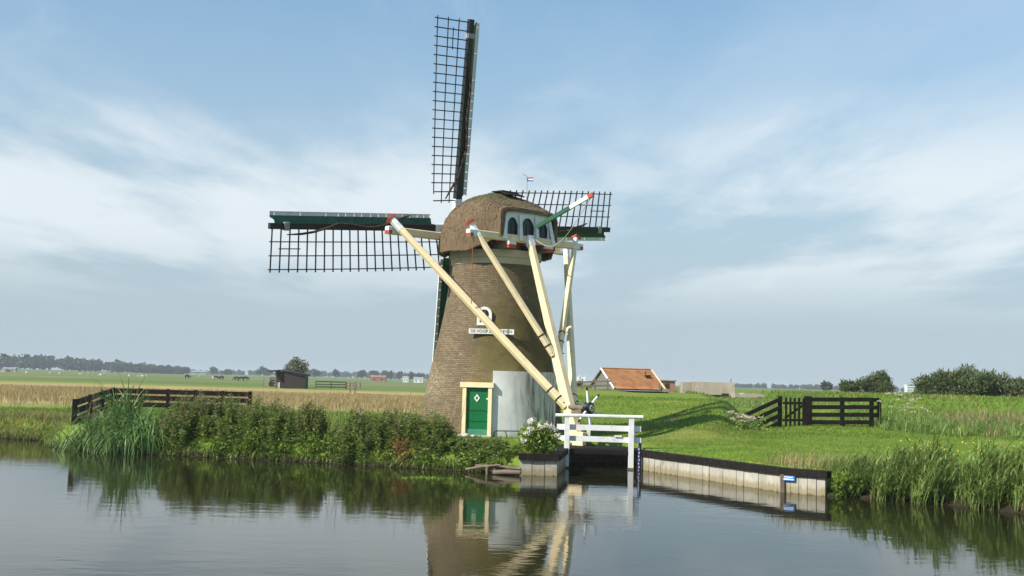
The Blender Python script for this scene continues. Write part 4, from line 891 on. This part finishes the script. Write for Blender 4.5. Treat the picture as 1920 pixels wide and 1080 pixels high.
# sedge: long drooping blades
def sedge(x, y, h, n, rx, ry, label, dr=(.55, 1.2)):
    q = rng.normal(size=(n, 2))*.45; bx, by = x+q[:, 0]*rx, y+q[:, 1]*ry
    az = np.arctan2(by-y+rng.normal(0, .35, n)-.25, bx-x+rng.normal(0, .5, n)); ln_ = h*rng.uniform(.55, 1.25, n)
    V, F = strips(np.stack([bx, by, np.maximum(zat(bx, by), 0)-.02], -1), az, ln_, rng.uniform(.04, .075, n), rng.uniform(.22, .6, n), rng.uniform(*dr, n), 12)
    t_ = thing('sedge_clump', (x, y, .1), label, 'plant clump', 'drooping sedge at the fence corner'); npmesh('leaves', V, F, 'sedge', t_)
    return t_
sedge(-15.2, 41.0, 1.35, 150, .9, .7, 'leftmost low drooping sedge clump before the fence end')
sedge(-14.6, 40.65, 1.9, 170, .8, .7, 'second sedge clump, in front of the fence corner')
sedge(-14.2, 41.5, 2.3, 110, .7, .5, 'tall upright sedge clump rising behind the others', (.2, .7))
sedge(-13.7, 40.1, 1.95, 170, .8, .7, 'middle drooping sedge clump at the water')
sedge(-12.85, 39.9, 2.0, 160, .8, .7, 'rightmost sedge clump touching the willowherb')
q = rng.normal(size=(26, 2)); V, F = strips(np.stack([-15+q[:, 0]*.5, 41.9+q[:, 1]*.3, np.full(26, .3)], -1), rng.uniform(0, 6.28, 26), rng.uniform(1.8, 2.25, 26), np.full(26, .02), np.full(26, .15), np.full(26, .02), 5)
npmesh('stems', V, F, 'reed_dry', thing('reed_stalks', (-15, 41.9, .3), 'few dry seed stalks standing above the sedge', 'reed stalks'))
# right reed beds
def reedbed(x, y, h, n, rx, ry, label, dry=.12):
    t_ = thing('reed_clump', (x, y, .1), label, 'reed clump', 'reeds on the right bank')
    q = rng.uniform(-1, 1, (n, 2)); bx, by = x+q[:, 0]*rx, y+q[:, 1]*ry; bz = np.maximum(zat(bx, by), -.1); h_ = h*rng.uniform(.55, 1.08, n)*(1-.25*np.abs(q[:, 0])**3)
    az0 = rng.normal(-.35, .9, n); ln_ = rng.uniform(.05, .5, n)
    sv_, sf_ = strips(np.stack([bx, by, bz], -1), az0, h_, np.full(n, .02), ln_, np.full(n, .03), 4)
    per = 7; T = rng.uniform(.2, 1, (n, per)); az = (az0[:, None]+rng.normal(0, .9, (n, per))).ravel()
    P_ = np.stack([bx[:, None]+np.cos(az0)[:, None]*h_[:, None]*ln_[:, None]*T**1.6, by[:, None]+np.sin(az0)[:, None]*h_[:, None]*ln_[:, None]*T**1.6, bz[:, None]+h_[:, None]*(T-.03*T**2.4)], -1).reshape(-1, 3)
    m_ = n*per; LV, LF = strips(P_, az, rng.uniform(.3, .6, m_), rng.uniform(.018, .036, m_), rng.uniform(.4, .9, m_), rng.uniform(.15, .9, m_), 4)
    npmesh('leaves', *cat((sv_, sf_), (LV, LF)), 'reed', t_)
    k = rng.random(n) < dry; kk = k.sum()
    if kk: npmesh('dry_blades', *strips(np.stack([bx[k], by[k], bz[k]], -1), rng.uniform(0, 6.28, kk), h_[k]*.8, np.full(kk, .03), rng.uniform(.2, .8, kk), rng.uniform(.2, .7, kk), 5), 'reed_dry', t_)
RB = [(9.5, 30.85, .6, 100, .45, .4, 'low reed clump growing against the end of the quay wall'), (10.25, 30.3, .85, 180, .55, .6, 'second reed clump right of the quay wall'), (11.1, 29.8, 1.08, 230, .55, .7, 'tall reed clump left of the dark notch in the reeds'),
      (12.1, 28.75, 1.02, 230, .55, .8, 'tall reed clump right of the dark notch in the reeds'), (12.9, 27.9, 1.1, 230, .5, .8, 'reed clump second from the right picture edge'), (13.7, 27.1, 1.15, 220, .6, .8, 'rightmost reed clump at the picture edge')]
for a in RB: reedbed(*a)
bushlet('dock_plant', 'bright leafy plant at the water by the quay wall end', 'plant', 9.15, 30.6, .0, (.4, .3, .32), 420, .14, .07, 'nettle')
field('tall_bank_grass', 'tall pale grass behind the right reeds', 6500, (8.8, 16), (28, 32.5), (.25, .6), (.014, .026), 'reed', .35, .2, 4, lambda x, y: (y > 31.6-(x-8.8)*.8) & (y < 32.9-(x-8.8)*.6+.6*np.sin(x*2.1)))
field('seed_grass', 'straw coloured seed grass above the quay cap', 900, (7.6, 12), (31.2, 33.4), (.2, .6), (.012, .022), 'tan_grass', .35, .2, 4)
field('field_weeds', 'tall weeds on the slope at the right edge', 16000, (16.8, 32), (44, 58), (.3, .85), (.02, .05), 'reed', .35, .3, 4, lambda x, y: (x*.9+y > 65+1.2*np.sin(x*1.3)) & (y > 46.5+1.*np.sin(x*.9)))
field('dry_weeds', 'brownish dry weeds at the right edge', 3500, (20.5, 32), (46, 58), (.5, 1.0), (.018, .04), 'reed_dry', .3, .2, 4, lambda x, y: (x*.9+y > 66) & (vnoise(x, y, .4, 21) > .02))
field('ditch_reeds', 'green reeds in the ditch before the bunkers', 9000, (11.5, 21), (64, 79), (.15, .34), (.03, .06), 'reed', .3, .25, 4, lambda x, y: (x-11.5)*2.2+(80-y) > 6)
# yellow flowers
n = 260; x = rng.uniform(12, 17, n); y = rng.uniform(30, 37, n); npf = leaves(np.stack([x, y, zat(x, y)+rng.uniform(.25, .7, n)], -1), .07, .06); tag(npmesh('yellow_flowers', *npf, 'yellow'), 'scattered small yellow flowers above the right reeds', kind='stuff')
# cow parsley with flat flower heads
def parsley(x, y, label, n=34, rx=1., h=1.0):
    t_ = thing('hogweed', (x, y, gz(x, y)), label, 'plant')
    q = rng.normal(size=(n, 2))*.5; bx, by = x+q[:, 0]*rx, y+q[:, 1]*.6; bz = zat(bx, by); h_ = h*rng.uniform(.5, 1.15, n)
    npmesh('stems', *strips(np.stack([bx, by, bz], -1), rng.uniform(0, 6.28, n), h_, np.full(n, .025), np.full(n, .02), np.full(n, .0), 3), 'reed', t_)
    Pn = np.repeat(np.stack([bx, by, bz+h_], -1), 26, 0); m_ = len(Pn); r = np.sqrt(rng.random(m_))*.12; a = rng.uniform(0, 6.28, m_)
    Pn[:, 0] += np.cos(a)*r; Pn[:, 1] += np.sin(a)*r; Pn[:, 2] += rng.normal(0, .015, m_)-r*.15
    npmesh('flower_heads', *leaves(Pn, .05, .045), 'umbel', t_)
    d = rng.normal(size=(420, 3)); npmesh('leaves', *leaves(np.stack([x+d[:, 0]*rx*.5, y+d[:, 1]*.35, zat(x+d[:, 0]*rx*.5, y+d[:, 1]*.35)+np.abs(d[:, 2])*.22], -1), .16, .06, .3), 'reed', t_)
parsley(10.5, 49.6, 'large hogweed with cream flower heads before the sloping fence rails', 26, .8, .6)
parsley(18.1, 51.5, 'white hogweed flowers at the right fence end', 26, 1.3, 1.5)
parsley(-5.2, 39.6, 'pale flower heads showing in the gap of the hedge', 7, .3, 1.0)
# hydrangea
hyx, hyy = .98, 35.75
hy_ = thing('hydrangea_bush', (hyx, hyy, .62), 'hydrangea bush with pale pink flower heads on the short concrete wall', 'bush')
d = rng.normal(size=(900, 3)); d /= np.linalg.norm(d, axis=1)[:, None]; q = d*(rng.random(900)**.33)[:, None]
npmesh('leaves', *leaves(np.stack([hyx+q[:, 0]*.68, hyy+q[:, 1]*.5, 1.12+q[:, 2]*.5], -1), rng.uniform(.1, .18, 900), rng.uniform(.07, .11, 900), .1), 'hydrangea', hy_)
npmesh('stems', *strips(np.stack([hyx+rng.normal(0, .12, 30), hyy+rng.normal(0, .1, 30), np.full(30, .6)], -1), rng.uniform(0, 6.28, 30), rng.uniform(.6, 1.0, 30), np.full(30, .025), rng.uniform(.1, .6, 30), np.full(30, .1), 5), 'bark', hy_)
for fx, fz in ((-.22, 1.70), (-.3, 1.63), (.02, 1.5), (.2, 1.53), (.36, 1.5), (.5, 1.42), (-.28, 1.42), (-.4, 1.28), (.55, 1.22), (-.5, 1.05)):
    m_ = 46; d = rng.normal(size=(m_, 3)); d /= np.linalg.norm(d, axis=1)[:, None]
    yy_ = hyy-.5*math.sqrt(max(0, 1-(fx/.75)**2-((fz-1.12)/.62)**2))-.04
    npmesh('flower_head', *leaves(np.stack([hyx+fx+d[:, 0]*.085, yy_+d[:, 1]*.07, fz+d[:, 2]*.065], -1), .05, .05), 'petal', hy_)

n = 260; q = rng.normal(size=(n, 2)); npw = leaves(np.stack([-2.35+q[:, 0]*.35, 33.0+q[:, 1]*.22, np.full(n, .012)+rng.random(n)*.01], -1), .08, .06, dirs=np.stack([rng.normal(size=n), rng.normal(size=n), rng.normal(size=n)*.08], -1)); tag(npmesh('floating_weed', *npw, 'nettle'), 'small patch of floating green weed before the mill bank', kind='stuff')
# ---- trees and shrubs
def crown(cx, cy, cz, rx, ry, rz, n, ln, wd, clumps=14, up=.2, low=-.25):
    c = rng.normal(size=(clumps, 3)); c /= np.linalg.norm(c, axis=1)[:, None]; c *= (rng.random(clumps)**.4*.72)[:, None]; c[:, 2] = np.abs(c[:, 2])*1.0+low if low > -.5 else c[:, 2]
    k = rng.integers(0, clumps, n); d = rng.normal(size=(n, 3)); d /= np.linalg.norm(d, axis=1)[:, None]; rr = rng.uniform(.28, .48, clumps)
    q = c[k]+d*(rr[k]*rng.random(n)**.35)[:, None]
    return leaves(np.stack([cx+q[:, 0]*rx, cy+q[:, 1]*ry, cz+q[:, 2]*rz], -1), rng.uniform(.6, 1.2, n)*ln, rng.uniform(.6, 1.2, n)*wd, up)
def tree(name, label, x, y, zb, h, rx, mat, n=1800, ln=.5, wd=.25, group=None, trunk=.3, clumps=14, ry=None, up=.2):
    t_ = thing(name, (x, y, zb), label, 'tree' if 'tree' in name else 'bush', group)
    b_ = B(); th = h*trunk; r0 = .035*h+.05
    b_.tube([(x, y, zb-.2), (x+.03*h, y, zb+th*.6), (x, y, zb+h*.7)], [r0, r0*.75, r0*.25], 7)
    b_.obj('trunk', 'bark', t_)
    for i in range(4):
        a = i*1.6+.4; B().tube([(x, y, zb+th*(.6+.1*i)), (x+math.cos(a)*rx*.35, y+math.sin(a)*rx*.3, zb+h*.5), (x+math.cos(a)*rx*.6, y+math.sin(a)*rx*.5, zb+h*.72)], [r0*.5, r0*.35, r0*.12], 5).obj('limb', 'bark', t_)
    cz = zb+(h+th*.6)/2; npmesh('crown', *crown(x, y, cz, rx, ry or rx*.85, (h-th*.6)/2*(1.12 if 'tree' in name else 1.0), n, ln, wd, clumps, up, -.25 if 'tree' in name else -1), mat, t_)
    return t_
tree('willow_bush', 'rounded willow bush, left of the pair behind the picket gate', 28.9, 95, 1.6, 2.7, 1.3, 'willow', 3400, .34, .09, 'willow bushes on the dyke', .12, 16, up=.6)
tree('willow_bush', 'rounded willow bush, right of the pair behind the fence', 31.2, 95, 1.6, 3.15, 1.55, 'willow', 4000, .36, .09, 'willow bushes on the dyke', .12, 16, up=.6)
for i, (dx, h, w, lb) in enumerate(((-3.2, 2.1, 1.5, 'low left end of the wide willow thicket'), (-1.7, 2.95, 1.9, 'left crown of the wide willow thicket'), (.3, 3.05, 2.1, 'tall middle crown of the wide willow thicket'), (2.2, 2.8, 1.9, 'right crown of the wide willow thicket'), (3.8, 2.1, 1.6, 'low right end of the wide willow thicket'))):
    tree('willow_bush', lb, 36.9+dx, 90+(i % 2)*.8, 1.5, h+.5, w, 'willow', 5200, .42, .11, 'willow bushes on the dyke', .1, 26, up=.7)
tree('poplar_tree', 'round pale green tree behind the dark field shelter', -42.3, 222, .6, 6.4, 3.1, 'olive', 2600, .5, .3, None, .2, 18)
# woods and far trees
def wood(label, segs, Y0, dep, n_tree, mat='far_leaf'):
    parts = []
    xs = np.array([s_[0] for s_ in segs]); hs_ = np.array([s_[1] for s_ in segs])
    for _ in range(n_tree):
        x = rng.uniform(xs[0], xs[-1]); y = Y0+rng.uniform(0, dep); h = np.interp(x, xs, hs_)*rng.uniform(.78, 1.05)
        parts.append(crown(x, y, .6+h*.5, h*.5, h*.45, h*.55, 170, 3.2, 2.6, 7))
    return tag(npmesh('far_wood', *cat(*parts), mat), label, None, None, 'stuff')
def PX(px, Y): return (px-957)/2100*Y
wood('long hazy wood on the left horizon', [(PX(-60, 1150), 17.5), (PX(60, 1150), 17.5), (PX(200, 1150), 13), (PX(290, 1150), 8.6), (PX(336, 1150), 7.6)], 1150, 60, 210)
wood('low hazy tree band behind the left field', [(PX(330, 1700), 5), (PX(480, 1700), 8), (PX(560, 1700), 9.5), (PX(640, 1700), 10.5), (PX(730, 1700), 10.5), (PX(830, 1700), 10.5)], 1700, 60, 150)
wood('low hazy tree band on the right horizon', [(PX(1380, 1400), 5.5), (PX(1480, 1400), 7), (PX(1600, 1400), 7.5), (PX(1720, 1400), 8.5), (PX(1830, 1400), 11), (PX(1960, 1400), 14)], 1400, 60, 110)
for i, (px, Y, h, w, lb) in enumerate(((401, 700, 5.5, 3.8, 'single round far tree right of the far white sheds'), (430, 700, 4.2, 3.4, 'low far tree next to the round one, above the cows'), (498, 620, 5.8, 5.0, 'broad far tree left of the field shelter'), (593, 640, 5.6, 4.2, 'broad far tree just right of the shelter tree'),
        (632, 640, 5.6, 2.6, 'far tree with a flat crown right of the shelter fence'), (681, 640, 6.2, 3.2, 'tall rounded far tree midway between shelter and mill'), (705, 650, 6.0, 3.0, 'far tree left of the red farmhouse'), (724, 650, 6.1, 3.2, 'far tree above the red farmhouse'), (735, 645, 5.6, 1.1, 'slim far poplar right of the red farmhouse'), (752, 640, 5.4, 2.2, 'far tree left of the white houses'), (772, 640, 5.6, 1.7, 'upright far tree between the white houses'), (790, 640, 5.0, 2.4, 'far tree nearest the mill wall'), (1548, 400, 4.2, 2.6, 'single far tree above the picket fence on the right'))):
    if px < 960: Y, h, w = Y*1.7, h*1.62, w*1.7
    tree('far_tree', lb, PX(px, Y), Y, .6 if px < 960 else 1.6, h, w, 'far_leaf', 420, 2.2 if px < 960 else 1.2, 1.8 if px < 960 else 1.0, 'trees along the horizon', .15, 8)
def house(name, label, px, Y, w, h, wall='far_white', roof='far_red', zb=.5, grp='far buildings'):
    x = PX(px, Y); t_ = thing(name, (x, Y, zb), label, 'building', grp)
    B().box((x, Y, zb+h*.35), (w, w*.6, h*.7)).obj('wall', wall, t_)
    B().prism([(x-w*.54, Y-w*.33, zb+h*.7), (x+w*.54, Y-w*.33, zb+h*.7), (x+w*.54, Y, zb+h), (x-w*.54, Y, zb+h)], (0, .05, .1)).obj('roof', roof, t_)
    B().prism([(x-w*.54, Y, zb+h), (x+w*.54, Y, zb+h), (x+w*.54, Y+w*.33, zb+h*.7), (x-w*.54, Y+w*.33, zb+h*.7)], (0, .05, .1)).obj('roof', roof, t_)
    for k in (-.25, .25): B().box((x+w*k, Y-w*.3-.05, zb+h*.38), (w*.14, .1, h*.22)).obj('window', 'glass_dark', t_)
    return t_
house('far_farmhouse', 'small red roofed farmhouse among the far trees', 712, 600, 8, 3.4, 'far_red'); house('far_house', 'white house left of the mill wall on the horizon', 763, 600, 3.0, 3.2, 'far_white', 'steel'); house('far_house', 'white house nearest the mill wall on the horizon', 787, 600, 5, 3.0, 'far_white', 'steel')
house('far_greenhouse', 'long pale greenhouse beside the left wood', 365, 1500, 40, 5.0, 'steel', 'steel'); house('far_shed', 'tiny white shed before the left wood', 25, 900, 9, 2.4, 'steel', 'steel')
tb = thing('far_tower_block', (PX(1708, 1300), 1300, 1), 'pale far block beside the wide willow thicket', 'building', 'far buildings'); x = PX(1708, 1300)
B().box((x, 1300, 6), (13, 9, 10)).obj('wall', 'far_white', tb); B().box((x, 1300, 11.2), (13.6, 9.6, .5)).obj('roof', 'steel', tb)
for k in range(3): B().box((x, 1295.4, 4.2+k*2.7), (11.5, .2, .9)).obj('window', 'glass_dark', tb)


# ---- grazing animals
def animal(name, kind):
    sc_ = 1. if kind == 'cow' else .55
    vs = [(0, 0, 1.05, .36, .36), (-.55, 0, 1.08, .34, .34), (.45, 0, 1.1, .33, .34), (.85, 0, 1.0, .2, .22), (1.12, 0, .62, .15, .15), (1.3, 0, .3, .1, .1)]
    ed = [(0, 1), (0, 2), (2, 3), (3, 4), (4, 5)]
    for a, (bx, sy) in enumerate(((-.58, .2), (-.58, -.2), (.45, .18), (.45, -.18))):
        i = len(vs); vs += [(bx, sy, .62, .13, .13), (bx+(.06 if bx < 0 else -.02), sy, .34, .08, .08), (bx, sy, .02, .07, .07)]; ed += [(1 if bx < 0 else 2, i), (i, i+1), (i+1, i+2)]
    i = len(vs); vs += [(-.92, 0, 1.1, .05, .05), (-.98, 0, .6, .035, .035)]; ed += [(1, i), (i, i+1)]
    me = bpy.data.meshes.new(name); me.from_pydata([(v[0]*sc_, v[1]*sc_, v[2]*sc_) for v in vs], ed, [])
    o = bpy.data.objects.new(name, me); COL.objects.link(o); md = o.modifiers.new('skin', 'SKIN')
    sk = me.skin_vertices[0] if len(me.skin_vertices) else None
    if sk is None:
        bpy.context.view_layer.objects.active = o; bpy.ops.object.select_all(action='DESELECT'); o.select_set(True)
        bpy.ops.mesh.customdata_skin_add(); sk = me.skin_vertices[0]
    for k, v in enumerate(vs): sk.data[k].radius = (v[3]*sc_, v[4]*sc_)
    sk.data[0].use_root = True
    o.modifiers.new('sub', 'SUBSURF').levels = 1
    dg = bpy.context.evaluated_depsgraph_get(); m2 = bpy.data.meshes.new_from_object(o.evaluated_get(dg)); bpy.data.objects.remove(o)
    m2.polygons.foreach_set('use_smooth', [True]*len(m2.polygons)); return m2
cowm = animal('cow', 'cow'); shm = animal('sheep', 'sheep')
def beast(mesh, name, matn, px, Y, rz, label, catg, grp, s_=1.):
    me = mesh.copy(); me.materials.clear(); me.materials.append(MATS[matn]); o = bpy.data.objects.new(name, me); COL.objects.link(o)
    x = PX(px, Y); o.location = (x, Y, gz(x, Y)); o.rotation_euler = (0, 0, rz); o.scale = (s_,)*3; tag(o, label, catg, grp)
for a in ((355, 395, 0, 'black cow grazing alone between fence and far trees', 'cow_black'), (409, 385, .3, 'brown cow grazing left of the black cows', 'cow_brown'), (419, 390, 2.8, 'dark cow grazing right of the brown cow', 'cow_black'), (447, 360, 3.0, 'black cow grazing left of the pair near the shelter', 'cow_black'), (456, 358, 3.3, 'black cow in the middle near the shelter', 'cow_black'), (464, 365, .4, 'black cow on the right near the shelter', 'cow_black'), (20, 520, .2, 'dark cow far left before the wood', 'cow_brown')):
    beast(cowm, 'cow', a[4], a[0], a[1], a[2], a[3], 'cow', 'cows in the far pasture', 1.0)
for i, (px, Y) in enumerate(((10, 480), (34, 520), (54, 470), (100, 440), (116, 480), (155, 430), (171, 430), (193, 430), (200, 440), (246, 420), (265, 430), (279, 450), (271, 410), (196, 430), (403, 420), (378, 520))):
    beast(shm, 'sheep', 'sheep', px, Y, i*1.3, 'white sheep grazing on the left far pasture', 'sheep', 'sheep in the far pasture', 1.15)

# ------------------------------------------------------------------ haze
b_ = B().box((0, 1585, 5.5), (5160, 3290, 13.2+1.6))
hz = b_.obj('haze', 'white'); hz.data.materials.clear()
m = bpy.data.materials.new('haze'); m.use_nodes = True; t = m.node_tree; t.nodes.remove(t.nodes['Principled BSDF'])
pv = t.nodes.new('ShaderNodeVolumePrincipled'); pv.inputs['Density'].default_value = .00024; pv.inputs['Color'].default_value = (.80, .89, 1, 1); pv.inputs['Anisotropy'].default_value = 0
t.links.new(pv.outputs[0], t.nodes['Material Output'].inputs['Volume']); hz.data.materials.append(m); tag(hz, 'thin pale summer haze over the polder', kind='stuff')
